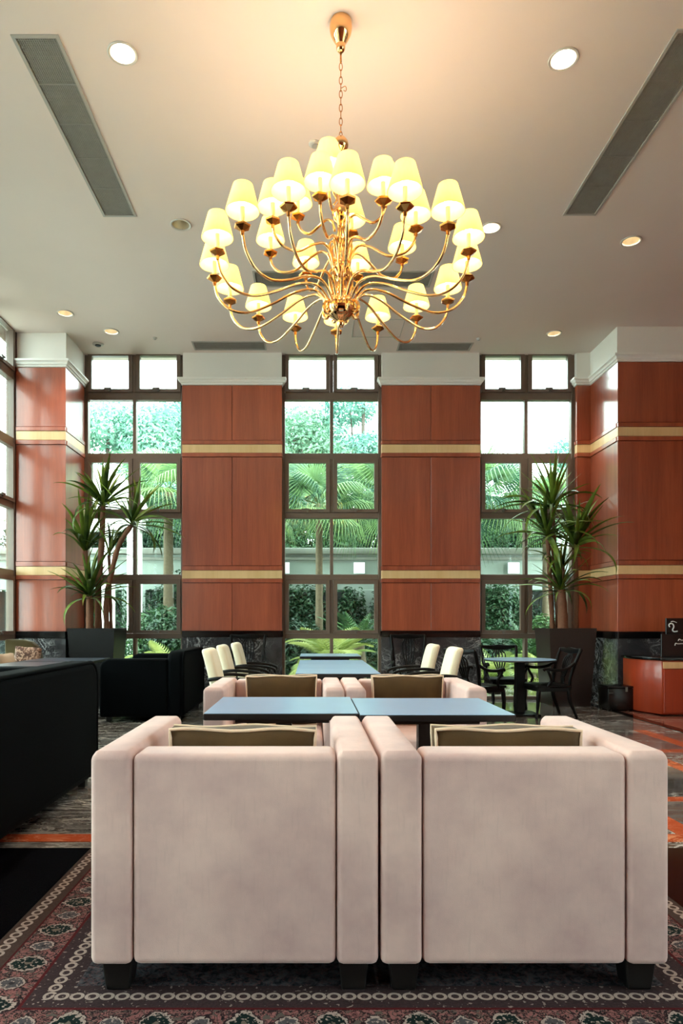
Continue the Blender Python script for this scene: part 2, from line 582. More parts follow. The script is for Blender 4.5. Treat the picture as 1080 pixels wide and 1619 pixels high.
def sweep_me(name, prof, path, mat):
    """prof: (out, z) pairs; path: XY polyline, 'out' is to the right of travel; mitred corners."""
    bm = bmesh.new()
    n = len(path)
    rows = []
    for i in range(n):
        p = Vector(path[i])
        ds = []
        if i > 0: ds.append((Vector(path[i]) - Vector(path[i - 1])).normalized())
        if i < n - 1: ds.append((Vector(path[i + 1]) - Vector(path[i])).normalized())
        ns = [Vector((d.y, -d.x)) for d in ds]
        nn = ns[0] if len(ns) == 1 else (ns[0] + ns[1]) / (1 + ns[0].dot(ns[1]))
        rows.append([bm.verts.new((p.x + nn.x * o, p.y + nn.y * o, z)) for o, z in prof])
    for i in range(n - 1):
        for k in range(len(prof) - 1):
            bm.faces.new((rows[i][k], rows[i + 1][k], rows[i + 1][k + 1], rows[i][k + 1]))
    bm.faces.new(rows[0])
    bm.faces.new(rows[-1][::-1])
    for i in range(n - 1):   # close back
        bm.faces.new((rows[i][-1], rows[i + 1][-1], rows[i + 1][0], rows[i][0]))
    return finish(bm, name, mat)

def copy_tree(o, parent=None):
    c = o.copy()
    link(c, parent)
    for ch in o.children:
        copy_tree(ch, c)
    return c

def lamp(name, kind, loc, watts, col, parent=None, rot=(0, 0, 0), **kw):
    d = bpy.data.lights.new(name, kind)
    d.energy = watts
    d.color = col
    for k, v in kw.items():
        setattr(d, k, v)
    o = bpy.data.objects.new(name, d)
    link(o, parent)
    o.location = loc
    o.rotation_euler = rot
    return o

# ------------------------------------------------------------------ dimensions of the room
XL, XR = -3.92, 6.6          # glazed side wall, far side wall
YB, YF = 9.73, -5.0          # face of the window wall's piers, wall behind the camera
ZC = 4.96                    # ceiling
YG = 9.84                    # window frames of the window wall

def at_ceiling(px, py):
    D = (ZC - EYE) * F_PX / (VPY - py)
    return ((px - VPX) * D / F_PX, D)

def at_floor(px, py):
    D = EYE * F_PX / (py - VPY)
    return ((px - VPX) * D / F_PX, D)

# ------------------------------------------------------------------ floor
floor = box('floor', XL - 0.1, XR + 0.1, YF - 0.1, YB + 0.30, -0.12, 0.0, 'floor_marble')
tag(floor, 'polished dark veined marble floor with orange inlay bands', 'floor', kind='structure')
box('black_field', XL + 0.02, XR - 0.02, YF + 0.02, 3.33, 0.0, 0.004, 'floor_black', floor)
box('red_field', 3.84, XR - 0.02, 3.34, 8.8, 0.0, 0.003, 'floor_marble_red', floor)
box('black_strip', 3.72, 3.83, 3.34, 9.6, 0.0, 0.004, 'black_stone', floor)
box('orange_strip', XL + 0.02, 3.71, 3.43, 3.55, 0.0, 0.0035, 'floor_orange', floor)
for (x0, x1, y0, y1) in ((1.90, 2.02, 3.56, 4.20), (1.4, 3.70, 4.21, 4.31), (2.75, 2.87, 4.32, 5.80), (1.4, 3.70, 5.81, 5.93), (3.3, 3.42, 5.94, 7.0)):
    box('orange_strip', x0, x1, y0, y1, 0.0, 0.0035, 'floor_orange', floor)

# ------------------------------------------------------------------ ceiling with openings for lights and grilles
DL = []   # (x, y, radius, style)
for px, py, st in ((194, 84, 'on'), (891, 93, 'on'), (286, 355, 'off'), (776, 360, 'on'), (998, 381, 'dim'), (103, 495, 'dim'), (176, 524, 'dim'), (876, 527, 'dim')):
    x, y = at_ceiling(px, py)
    DL.append((x, y, 0.085, st))
for x, y in ((-2.0, 1.6), (2.4, 1.6), (0.2, 0.4), (-2.0, -1.6), (2.4, -1.6), (5.4, 5.2), (5.4, 2.0)):
    DL.append((x, y, 0.085, 'on'))
VENTS = []   # x0, x1, y0, y1
VENTS.append((-1.955, -1.685, 4.50, 6.46, 'y'))
VENTS.append((2.395, 2.665, 4.46, 6.44, 'y'))
VENTS.append((-0.63, 1.33, 7.51, 7.82, 'x'))
VENTS.append((-1.63, -0.66, 9.38, 9.63, 'x'))
VENTS.append((1.22, 2.21, 9.42, 9.66, 'x'))

bm = bmesh.new()
def loop_edges(pts, z):
    vs = [bm.verts.new((x, y, z)) for x, y in pts]
    return [bm.edges.new((vs[i], vs[(i + 1) % len(vs)])) for i in range(len(vs))]
edges = loop_edges([(XL - 0.1, YF - 0.1), (XR + 0.1, YF - 0.1), (XR + 0.1, YB + 0.3), (XL - 0.1, YB + 0.3)], ZC)
for x, y, r, st in DL:
    edges += loop_edges([(x + r * math.cos(2 * PI * i / 20), y + r * math.sin(2 * PI * i / 20)) for i in range(20)], ZC)
for x0, x1, y0, y1, ax in VENTS:
    edges += loop_edges([(x0, y0), (x1, y0), (x1, y1), (x0, y1)], ZC)
bmesh.ops.triangle_fill(bm, use_beauty=True, use_dissolve=False, edges=edges)
ceil = add('ceiling', finish(bm, 'ceiling', 'ceiling_paint'))
tag(ceil, 'smooth warm grey plaster ceiling with recessed lights and grilles', 'ceiling', kind='structure')
box('sky_block_slab', XL - 0.3, XR + 0.3, YF - 0.3, YB + 0.32, ZC + 0.22, ZC + 0.3, 'plaster', ceil)  # unseen slab and edges added above the ceiling to block sky light
for x0, x1, y0, y1 in ((XL - 0.3, XR + 0.3, YB + 0.3, YB + 0.32), (XL - 0.3, XR + 0.3, YF - 0.3, YF - 0.28), (XL - 0.3, XL - 0.28, YF - 0.28, YB + 0.3), (XR + 0.28, XR + 0.3, YF - 0.28, YB + 0.3)):
    box('sky_block_edge', x0, x1, y0, y1, ZC, ZC + 0.22, 'plaster', ceil)
# faint access panel
ax0, ay0 = at_ceiling(556, 533); ax1, ay1 = at_ceiling(640, 505)
for a, b, c, d in ((ax0, ax0 + 0.008, ay1, ay0), (ax1, ax1 + 0.008, ay1, ay0), (ax0, ax1, ay1, ay1 + 0.008), (ax0, ax1, ay0 - 0.008, ay0)):
    box('access_panel_edge', min(a, b), max(a, b), min(c, d), max(c, d), ZC - 0.004, ZC + 0.002, 'vent_frame', ceil)

# ------------------------------------------------------------------ panelled piers and pillars
LEVELS = [('wood_panel', 3.705, 4.487, 'cherry_wood', 0.030),
          ('wood_rail', 3.648, 3.699, 'cherry_wood', 0.042),
          ('blond_band', 3.526, 3.644, 'blond_band', 0.034),
          ('wood_rail', 3.468, 3.522, 'cherry_wood', 0.042),
          ('wood_panel', 1.918, 3.462, 'cherry_wood', 0.030),
          ('wood_rail', 1.853, 1.912, 'cherry_wood', 0.042),
          ('blond_band', 1.734, 1.849, 'blond_band', 0.034),
          ('wood_rail', 1.676, 1.730, 'cherry_wood', 0.042),
          ('wood_panel', 0.990, 1.670, 'cherry_wood', 0.030),
          ('black_ledge', 0.900, 0.986, 'black_stone', 0.046),
          ('marble_slab', 0.0, 0.897, 'wall_marble', 0.034)]
CROWN = [(-0.02, 4.492), (0.038, 4.492), (0.044, 4.50), (0.048, 4.515), (0.062, 4.522), (0.068, 4.54), (0.082, 4.556), (0.092, 4.560), (0.094, 4.585), (-0.02, 4.585)]

def clad(root, p0, p1, nrm, cuts, pad0=0.0, pad1=0.0):
    """cladding on a vertical face from p0 to p1 (XY), outward normal nrm, split at fractions 'cuts' for panels/slabs."""
    p0, p1, nv = Vector(p0), Vector(p1), Vector(nrm)
    L = (p1 - p0).length
    d = (p1 - p0) / L
    p0 = p0 - d * pad0
    L = L + pad0 + pad1
    for nm, z0, z1, mat, th in LEVELS:
        fr = [0.0] + (cuts if nm in ('wood_panel', 'marble_slab') else []) + [1.0]
        for a, b in zip(fr[:-1], fr[1:]):
            g = 0.003
            s0, s1 = a * L + (g if a > 0 else 0), b * L - (g if b < 1 else 0)
            A = p0 + d * s0
            B = p0 + d * s1 + nv * th
            x0, x1 = sorted((A.x, B.x)); y0, y1 = sorted((A.y, B.y))
            box(nm, x0, x1, y0, y1, z0, z1, mat, root, 0.0025, 1)

def pier(name, label, x0, x1, cuts, sides=(True, True), yf=YB + 0.034, yb=YB + 0.30):
    """x0,x1: finished outer faces."""
    t = 0.034
    c0 = x0 + (t if sides[0] else 0)
    c1 = x1 - (t if sides[1] else 0)
    core = box(name, c0, c1, yf, yb, 0.0, 4.49, 'cherry_wood_dark')
    tag(core, label, 'wall', kind='structure')
    box('plaster_head', c0 - (0.028 if sides[0] else 0), c1 + (0.028 if sides[1] else 0), yf - 0.01, YG - 0.008, 4.49, ZC, 'plaster', core)
    box('plaster_head', c0, c1, YG - 0.007, yb, 4.49, ZC, 'plaster', core)
    clad(core, (c0, yf), (c1, yf), (0, -1), cuts, t if sides[0] else 0, t if sides[1] else 0)
    path = [(c0, yf), (c1, yf)]
    if sides[0]:
        clad(core, (c0, yf + 0.002), (c0, YG - 0.03), (-1, 0), [])
        path = [(c0, YG + 0.0)] + path
    if sides[1]:
        clad(core, (c1, yf + 0.002), (c1, YG - 0.03), (1, 0), [])
        path = path + [(c1, YG + 0.0)]
    add('crown_moulding', sweep_me('crown_moulding', CROWN, path, 'crown_paint'), core)
    return core

WINS = [(-3.225, -1.847), (-0.414, 0.991), (2.405, 3.775)]
pier('wall_back', 'cherry panelled pier between the windows, beside the arch view', -1.847, -0.424, [0.5])
pier('wall_back', 'cherry panelled pier between the windows, behind the round table', 0.995, 2.400, [0.5])
pier('wall_back', 'narrow cherry strip of wall beside the tall brown planter', 3.775, 4.02, [], (True, False))

def pillar(name, label, x0, x1, yf, side, cuts):
    """side: -1 finished face on the low-x side, +1 on the high-x side."""
    t = 0.034
    c0 = x0 + (t if side < 0 else 0)
    c1 = x1 - (t if side > 0 else 0)
    yb = YB + 0.30
    core = box(name, c0, c1, yf + t, yb, 0.0, 4.49, 'cherry_wood_dark')
    tag(core, label, 'wall', kind='structure')
    box('plaster_head', c0 - (0.028 if side < 0 else 0), c1 + (0.028 if side > 0 else 0), yf + t, YG - 0.008, 4.49, ZC, 'plaster', core)
    box('plaster_head', c0, c1, YG - 0.007, yb, 4.49, ZC, 'plaster', core)
    if side > 0:
        box('wall_return', XL - 0.045, XL - 0.001, yf + 0.010, yb, 0.0, ZC, 'cherry_wood_dark', core)
    clad(core, (c0, yf + t), (c1, yf + t), (0, -1), cuts, t if side < 0 else 0, t if side > 0 else 0)
    if side > 0:
        clad(core, (c1, yf + t + 0.002), (c1, YG - 0.03), (1, 0), [])
        path = [(c0, yf + t), (c1, yf + t), (c1, YG)]
    else:
        clad(core, (c0, yf + t + 0.002), (c0, YB), (-1, 0), [])
        path = [(c0, YB), (c0, yf + t), (c1, yf + t)]
    add('crown_moulding', sweep_me('crown_moulding', CROWN, path, 'crown_paint'), core)
    return core

pillar('wall_left', 'cherry panelled corner pillar meeting the glazed side wall', XL, -3.262, 9.05, 1, [])
pillar('wall_right', 'wide cherry panelled pillar behind the wooden counter', 3.97, XR, 8.86, -1, [0.52])

# ------------------------------------------------------------------ windows
RAILS = [(0.0, 0.045), (0.875, 0.95), (1.72, 1.80), (2.61, 2.69), (3.465, 3.545), (4.315, 4.42), (5.0, 5.03)]
def window(name, label, width, loc, rz=0.0, jw=0.034, deep=0.10):
    w = thing(name, label, 'window', loc, rz, kind='structure')
    mw = 0.048
    d0, d1 = 0.0, deep
    for z0, z1 in RAILS:
        box('rail', jw, width - jw, d0, d1, z0, z1, 'window_bronze', w, 0.004, 1)
    for x0, x1 in ((0.0, jw), (width - jw, width)):
        box('jamb', x0, x1, d0 - 0.005, d1, 0.0, ZC, 'window_bronze', w, 0.004, 1)
    cx = width / 2
    for k in range(6):
        box('mullion', cx - mw / 2, cx + mw / 2, d0 - 0.004, d1, RAILS[k][1] - 0.002, RAILS[k + 1][0] + 0.002, 'window_bronze', w, 0.004, 1)
        z0, z1 = RAILS[k][1], RAILS[k + 1][0]
        for x0, x1 in ((jw, cx - mw / 2), (cx + mw / 2, width - jw)):
            p = 0.0
            if k % 2 == 1:
                p = 0.058
                bm = bmesh.new()
                e = 0.002
                bbox(bm, x0 + e, x0 + p, -0.022, 0.05, z0 + e, z1 - e)
                bbox(bm, x1 - p, x1 - e, -0.022, 0.05, z0 + e, z1 - e)
                bbox(bm, x0 + p, x1 - p, -0.022, 0.05, z0 + e, z0 + p * 0.8)
                bbox(bm, x0 + p, x1 - p, -0.022, 0.05, z1 - p, z1 - e)
                sash = add('sash_frame', finish(bm, 'sash_frame', 'window_bronze'), w)
                m = (x0 + x1) / 2
                bm = bmesh.new()
                bbox(bm, m - 0.012, m + 0.012, -0.050, -0.022, z0 + 0.006, z0 + 0.040)
                bbox(bm, m - 0.075, m + 0.03, -0.062, -0.050, z0 + 0.030, z0 + 0.052)
                add('sash_handle', finish(bm, 'sash_handle', 'handle_metal'), sash)
            box('pane', x0 + p - 0.004, x1 - p + 0.004, 0.030, 0.036, z0 + (p * 0.8 if p else 0) - 0.004, z1 - p + 0.004, 'window_glass', w)
    return w

window('window_1', 'tall bronze framed window behind the dark planter, arch outside', 1.482, (-3.296, YG, 0), jw=0.072)
window('window_2', 'tall bronze framed window between the two panelled piers', 1.487, (-0.458, YG, 0), jw=0.072)
window('window_3', 'tall bronze framed window behind the round table', 1.443, (2.366, YG, 0), jw=0.072)
# glazed side wall (runs from the corner pillar past the camera)
ys = [9.058, 7.28, 5.03, 2.78, 0.53, -1.72]
for i, y1 in enumerate(ys[:-1]):
    wd = 1.70 if i == 0 else 1.66
    window('window_%d' % (4 + i), ['tall side window meeting the corner pillar beside the olive bench', 'second side window from the corner pillar', 'third side window from the corner pillar', 'fourth side window from the corner pillar', 'fifth side window from the corner pillar'][i], wd, (XL - 0.02, y1 - wd, 0), PI / 2, deep=0.10)
    y_next = ys[i + 1]
    c = box('wall_left', XL - 0.25, XL, y_next, y1 - wd - 0.003, 0.0, ZC, 'plaster')
    tag(c, 'white side wall pier %s' % ['one pier from the corner', 'two piers from the corner', 'three piers from the corner', 'four piers from the corner', 'five piers from the corner'][i], 'wall', kind='structure')
c = box('wall_left', XL - 0.25, XL, YF, ys[-1], 0.0, ZC, 'plaster')
tag(c, 'white side wall beyond the last side window', 'wall', kind='structure')
# wall on the far side, with unseen windows added for daylight fill, and the wall behind the camera
wy = [1.60, -0.55, -2.70]
prev = 8.86
for i, y1 in enumerate(wy):
    c = box('wall_right', XR, XR + 0.25, y1, prev, 0.0, ZC, 'cherry_wood')
    tag(c, 'cherry panelled lobby wall %s' % ['beside the counter pillar', 'between its first two windows', 'between its last two windows'][i], 'wall', kind='structure')
    window('window_%d' % (9 + i), 'unseen window added for daylight, %s' % ['nearest the counter', 'in the middle of the lobby wall', 'farthest from the counter'][i], 1.66, (XR + 0.02, y1, 0), -PI / 2)
    prev = y1 - 1.66
c = box('wall_right', XR, XR + 0.25, YF, prev, 0.0, ZC, 'cherry_wood')
tag(c, 'cherry panelled end of the lobby wall', 'wall', kind='structure')
c = box('wall_front', XL, XR, YF - 0.25, YF, 0.0, ZC, 'cherry_wood')
tag(c, 'cherry panelled wall closing the lounge behind the camera', 'wall', kind='structure')

# ------------------------------------------------------------------ ceiling fittings
dl_labels = ['bright recessed ceiling light beside the near end of one long grille',
             'bright recessed ceiling light beside the mirrored long grille, over the counter side',
             'unlit recessed ceiling light just past the long grille, by the chandelier',
             'lit recessed ceiling light touching the chandelier shades',
             'pale yellow recessed light beyond the long grille on the counter side',
             'pale yellow recessed light over the corner pillar',
             'pale yellow recessed light above the window with the arch',
             'pale yellow recessed light above the round table window']
for i, (x, y, r, st) in enumerate(DL):
    lab = dl_labels[i] if i < 8 else 'recessed ceiling light out of view, %s' % ['over the rug', 'over the armchairs', 'over the camera', 'behind the camera', 'beyond the camera', 'near the counter wall', 'near the lobby wall'][i - 8]
    d = thing('downlight', lab, 'ceiling light', (x, y, ZC), 0, 'recessed ceiling lights')
    prof = [(r * 1.0, 0.004), (r * 1.18, 0.0), (r * 1.20, -0.006), (r * 1.14, -0.010), (r * 0.98, -0.006), (r * 0.96, 0.004)]
    add('trim_ring', lathe_me('trim_ring', prof, 'downlight_trim', 28, closed=True), d)
    bm = bmesh.new()
    n = 24
    rings = [[bm.verts.new((rr * math.cos(2 * PI * k / n), rr * math.sin(2 * PI * k / n), z)) for k in range(n)] for rr, z in ((r * 0.97, 0.0), (r * 0.88, 0.05), (r * 0.70, 0.10))]
    for a, b in zip(rings[:-1], rings[1:]):
        for k in range(n):
            bm.faces.new((a[k], a[(k + 1) % n], b[(k + 1) % n], b[k]))
    add('reflector', finish(bm, 'reflector', 'reflector', True), d)
    add('lamp_disc', lathe_me('lamp_disc', [(0.001, 0.085), (r * 0.74, 0.085), (r * 0.74, 0.10), (0.001, 0.10)], {'on': 'downlight_lamp', 'dim': 'downlight_lamp_dim', 'off': 'reflector'}[st], 20), d)
    if st != 'off':
        lamp('downlight_beam', 'SPOT', (0, 0, 0.06), DOWN_W * (1.0 if st == 'on' else 0.6) * (1.0 if i < 8 else 0.35), (1.0, 0.84, 0.66), d, spot_size=math.radians(95), spot_blend=0.8, shadow_soft_size=0.05)

v_labels = ['long grey ceiling grille beside the unlit recessed light', 'long grey ceiling grille on the counter side of the chandelier', 'grey ceiling grille behind the chandelier arms',
            'short grey grille above the pier beside the arch window', 'short grey grille above the pier beside the round table']
for i, (x0, x1, y0, y1, ax) in enumerate(VENTS):
    v = thing('ceiling_vent', v_labels[i], 'vent', ((x0 + x1) / 2, (y0 + y1) / 2, ZC), 0, 'ceiling air grilles')
    hx, hy = (x1 - x0) / 2, (y1 - y0) / 2
    bm = bmesh.new()
    f = 0.022
    bbox(bm, -hx - f, hx + f, -hy - f, -hy, -0.008, 0.004)
    bbox(bm, -hx - f, hx + f, hy, hy + f, -0.008, 0.004)
    bbox(bm, -hx - f, -hx, -hy, hy, -0.008, 0.004)
    bbox(bm, hx, hx + f, -hy, hy, -0.008, 0.004)
    add('frame', finish(bm, 'frame', 'vent_frame'), v)
    box('backing', -hx + 0.001, hx - 0.001, -hy + 0.001, hy - 0.001, 0.05, 0.06, 'grille_dark', v)
    bm = bmesh.new()
    p = 0.0145
    k = -hx + p
    while k < hx - 0.004:
        bbox(bm, k - 0.0042, k + 0.0042, -hy, hy, 0.000, 0.010)
        k += p
    k = -hy + p
    while k < hy - 0.004:
        bbox(bm, -hx, hx, k - 0.0036, k + 0.0036, 0.002, 0.012)
        k += p
    tag(add('grille_mesh', finish(bm, 'grille_mesh', 'grille_metal'), v), kind='stuff')
    L = 2 * (hy if ax == 'y' else hx)
    nseg = max(1, round(L / 0.4))
    for s in range(1, nseg):
        q = -L / 2 + s * L / nseg
        if ax == 'y':
            box('divider', -hx, hx, q - 0.006, q + 0.006, -0.003, 0.012, 'grille_metal', v)
        else:
            box('divider', q - 0.006, q + 0.006, -hy, hy, -0.003, 0.012, 'grille_metal', v)

for px, py, lab, r in ((155, 544, 'round dark ceiling speaker near the arch window', 0.075), (498, 227, 'small grey sensor plate beside the chandelier chain', 0.05), (245, 534, 'tiny sprinkler rose near the short grille', 0.03), (757, 535, 'tiny sprinkler rose near the round table window', 0.03)):
    x, y = at_ceiling(px, py)
    s = thing('smoke_detector' if r < 0.07 else 'ceiling_speaker', lab, 'ceiling fitting', (x, y, ZC))
    add('body', lathe_me('body', [(0.001, 0.0), (r, 0.0), (r, -0.008), (r * 0.8, -0.016), (0.001, -0.018)], 'detector_white', 24), s)
    add('grille', lathe_me('grille', [(0.001, -0.0185), (r * 0.55, -0.0185), (r * 0.5, -0.026), (0.001, -0.027)], 'grille_dark' if r > 0.07 else 'vent_frame', 20), s)

# ------------------------------------------------------------------ chandelier
CX, CY = 0.186, 4.38
ch = thing('chandelier', 'large brass chandelier with three tiers of small cream shades', 'chandelier', (CX, CY, ZC))
H0 = EYE - ZC       # local z of eye height: local z = h + H0
add('canopy', lathe_me('canopy', [(0.001, 0.0), (0.066, 0.0), (0.072, -0.02), (0.073, -0.05), (0.066, -0.085), (0.05, -0.118), (0.03, -0.15), (0.027, -0.155), (0.030, -0.165), (0.027, -0.185), (0.016, -0.20), (0.001, -0.203)], 'brass', 32), ch)
tube('stem_rod', [(0, 0, -0.20), (0, 0, -0.27)], 0.006, 'brass_dark', ch, 8)
bm = bmesh.new()
z, k = -0.268, 0
while z > -0.735:
    ln = 0.052
    pts = []
    for i in range(14):
        a = 2 * PI * i / 14
        u = 0.010 * math.cos(a)
        w = ln / 2 * math.sin(a) - ln / 2
        pts.append((u, 0, z + w) if k % 2 == 0 else (0, u, z + w))
    tube_bm(bm, pts, 0.0026, 6, True)
    z -= ln - 0.008
    k += 1
tag(add('chain', finish(bm, 'chain', 'brass_dark', True), ch), kind='stuff')
tube('chain_hook', catmull([(0.004, 0, -0.43), (0.028, 0, -0.418), (0.036, 0, -0.435), (0.03, 0, -0.45), (0.018, 0, -0.445)], 4), 0.0025, 'brass_dark', ch, 6)
# column (turned), from top ball to lower hub
colp = [(0.001, -0.735), (0.012, -0.738), (0.03, -0.752), (0.046, -0.775), (0.05, -0.80), (0.04, -0.825), (0.02, -0.84), (0.014, -0.86), (0.014, -1.02), (0.022, -1.03), (0.03, -1.05), (0.022, -1.07), (0.016, -1.09),
        (0.016, -1.16), (0.03, -1.18), (0.052, -1.21), (0.058, -1.245), (0.044, -1.28), (0.024, -1.30), (0.02, -1.36), (0.03, -1.39), (0.038, -1.42), (0.028, -1.45), (0.022, -1.48), (0.03, -1.52),
        (0.055, -1.55), (0.062, -1.59), (0.05, -1.62), (0.034, -1.65), (0.034, -1.72), (0.05, -1.76), (0.085, -1.80), (0.098, -1.84), (0.092, -1.87), (0.07, -1.895), (0.04, -1.915), (0.022, -1.925), (0.026, -1.945), (0.014, -1.965), (0.001, -1.97)]
add('column', lathe_me('column', colp, 'brass', 32), ch)
# scrolled ornament around the lower hub and between tiers
scr = tube_me('scroll', catmull([(0.085, 0, -1.80), (0.115, 0, -1.83), (0.118, 0, -1.875), (0.095, 0, -1.89), (0.086, 0, -1.868), (0.098, 0, -1.855)], 4), [0.010] * 21, 'brass', 8)
for k in range(8):
    add('scroll', scr, ch, rot=(0, 0, 2 * PI * (k + 0.5) / 8))
lob = tube_me('bracket', catmull([(0.03, 0, -1.40), (0.07, 0, -1.43), (0.062, 0, -1.50), (0.04, 0, -1.56), (0.075, 0, -1.62), (0.07, 0, -1.70), (0.05, 0, -1.76)], 4), 0.0075, 'brass', 7)
for k in range(8):
    add('bracket', lob, ch, rot=(0, 0, 2 * PI * k / 8 + 0.1))
lob2 = tube_me('bracket', catmull([(0.015, 0, -1.04), (0.05, 0, -1.06), (0.055, 0, -1.11), (0.03, 0, -1.15), (0.05, 0, -1.19)], 4), 0.006, 'brass', 7)
for k in range(4):
    add('bracket', lob2, ch, rot=(0, 0, 2 * PI * k / 4 + 0.4))

def shade_mesh():
    bm = bmesh.new()
    rb, rt, h, th = 0.096, 0.056, 0.145, 0.003
    lathe_bm(bm, [(rb, 0), (rt, h), (rt - th, h), (rb - th, 0)], 28, closed=True)
    return finish(bm, 'lamp_shade', 'lamp_shade_silk', True, 0.6)
M_shade = shade_mesh()
M_cup = lathe_me('drip_cup', [(0.001, -0.052), (0.010, -0.050), (0.012, -0.030), (0.046, -0.010), (0.050, -0.002), (0.028, 0.012), (0.022, 0.018), (0.001, 0.02)], 'brass_dark', 6, False)
M_candle = lathe_me('candle_sleeve', [(0.001, 0.018), (0.0125, 0.018), (0.0125, 0.105), (0.001, 0.107)], 'candle_sleeve', 12)
M_bulb = lathe_me('bulb', [(0.001, 0.104), (0.010, 0.106), (0.020, 0.125), (0.022, 0.142), (0.014, 0.17), (0.004, 0.19), (0.001, 0.192)], 'bulb_glow', 12)

def tier(n, R, h_cup, prof, off, name_group, r_tube):
    pts = catmull([(r, 0, h + H0) for r, h in prof], 6)
    arm_me = tube_me('arm', pts, r_tube, 'brass', 8)
    for k in range(n):
        th = 2 * PI * k / n + off
        a = add('arm', arm_me, ch, rot=(0, 0, th))
        zc = h_cup + H0
        jit = random.uniform(-0.02, 0.02)
        for nm, me in (('drip_cup', M_cup), ('candle_sleeve', M_candle), ('bulb', M_bulb)):
            add(nm, me, a, (R, 0, zc))
        add('lamp_shade', M_shade, a, (R, 0, zc + 0.078), (jit, jit * 0.6, 0))
        lamp('candle_light', 'POINT', (R, 0, zc + 0.180), CHANDELIER_W, (1.0, 0.77, 0.58), a, shadow_soft_size=0.02)

tier(16, 0.81, 2.215, [(0.07, 1.99), (0.098, 2.07), (0.17, 2.135), (0.29, 2.12), (0.44, 2.045), (0.59, 1.99), (0.71, 2.01), (0.785, 2.085), (0.81, 2.17)], PI / 2, 'outer', 0.0085)
tier(8, 0.48, 2.45, [(0.045, 2.20), (0.07, 2.34), (0.12, 2.40), (0.20, 2.375), (0.31, 2.305), (0.41, 2.31), (0.465, 2.36), (0.48, 2.41)], PI / 8 + 0.10, 'middle', 0.0085)
tier(4, 0.29, 2.66, [(0.04, 2.52), (0.06, 2.585), (0.10, 2.60), (0.15, 2.565), (0.21, 2.53), (0.265, 2.56), (0.29, 2.615)], -0.30, 'top', 0.0085)

# ------------------------------------------------------------------ rug
RC = (0.175, 2.54)
rug = add('persian_rug', box_me('persian_rug', -RUG_HX, RUG_HX, -RUG_HY, RUG_HY, 0, 0.010, 'persian_rug', 0.003, 1), None, (RC[0], RC[1], 0.004))
tag(rug, 'pink and brown patterned rug with chain borders under the cream armchairs', 'rug')

# ------------------------------------------------------------------ cream armchairs
def make_armchair():
    r = thing('armchair', '', 'armchair')
    w, a, dp, zt, zb = 0.4205, 0.122, 0.39, 0.706, 0.088
    bk = box('backrest', -w + a + 0.001, w - a - 0.001, -dp + 0.002, -dp + 0.155, zb, zt - 0.002, 'cream_fabric', r, 0.022, 4)
    for s in (-1, 1):
        x0, x1 = sorted((s * (w - a), s * w))
        bm = bmesh.new()
        bbox(bm, x0, x1, -dp, dp, zb, zt)
        bmesh.ops.bevel(bm, geom=list(bm.edges), offset=0.020, segments=4, profile=0.5, affect='EDGES')
        for v in bm.verts:    # crowned arm top
            if v.co.z > zt - 0.002:
                v.co.z += 0.012 * (1 - ((v.co.x - (x0 + x1) / 2) / (a / 2)) ** 2)
        add('armrest', finish(bm, 'armrest', 'cream_fabric', True, math.radians(50)), r)
    box('seat_base', -w + a + 0.001, w - a - 0.001, -dp + 0.14, dp - 0.02, zb, 0.27, 'cream_fabric', r, 0.012, 2)
    box('seat_cushion', -w + a + 0.003, w - a - 0.003, -dp + 0.157, dp + 0.005, 0.272, 0.42, 'cream_fabric', r, 0.04, 4)
    for sx in (-1, 1):
        for sy in (-1, 1):
            x, y = sx * (w - 0.072), sy * (dp - 0.070)
            box('leg', x - 0.045, x + 0.045, y - 0.045, y + 0.045, 0.0, zb + 0.004, 'black_leg', r, 0.004, 1, taper=0.78)
    return r

Z_RUG = 0.014
AX = 0.198
arm = make_armchair()
arm['group'] = 'cream armchairs around the low square tables'
spots = [(AX - 0.4235, 1.985 + 0.39, 0.0, 'cream armchair seen from behind, beside the long dark sofa'),
         (AX + 0.4235, 1.985 + 0.39, 0.0, 'cream armchair seen from behind, on the counter side'),
         (AX - 0.4235, 4.44, PI, 'cream armchair facing the camera beyond the table, toward the dark sofas'),
         (AX + 0.4235, 4.44, PI, 'cream armchair facing the camera beyond the table, toward the round table')]
for i, (x, y, rz, lab) in enumerate(spots):
    o = arm if i == 0 else copy_tree(arm)
    o.location = (x, y, Z_RUG if y < 3.2 else 0.004)
    o.rotation_euler = (0, 0, rz)
    o['label'] = lab

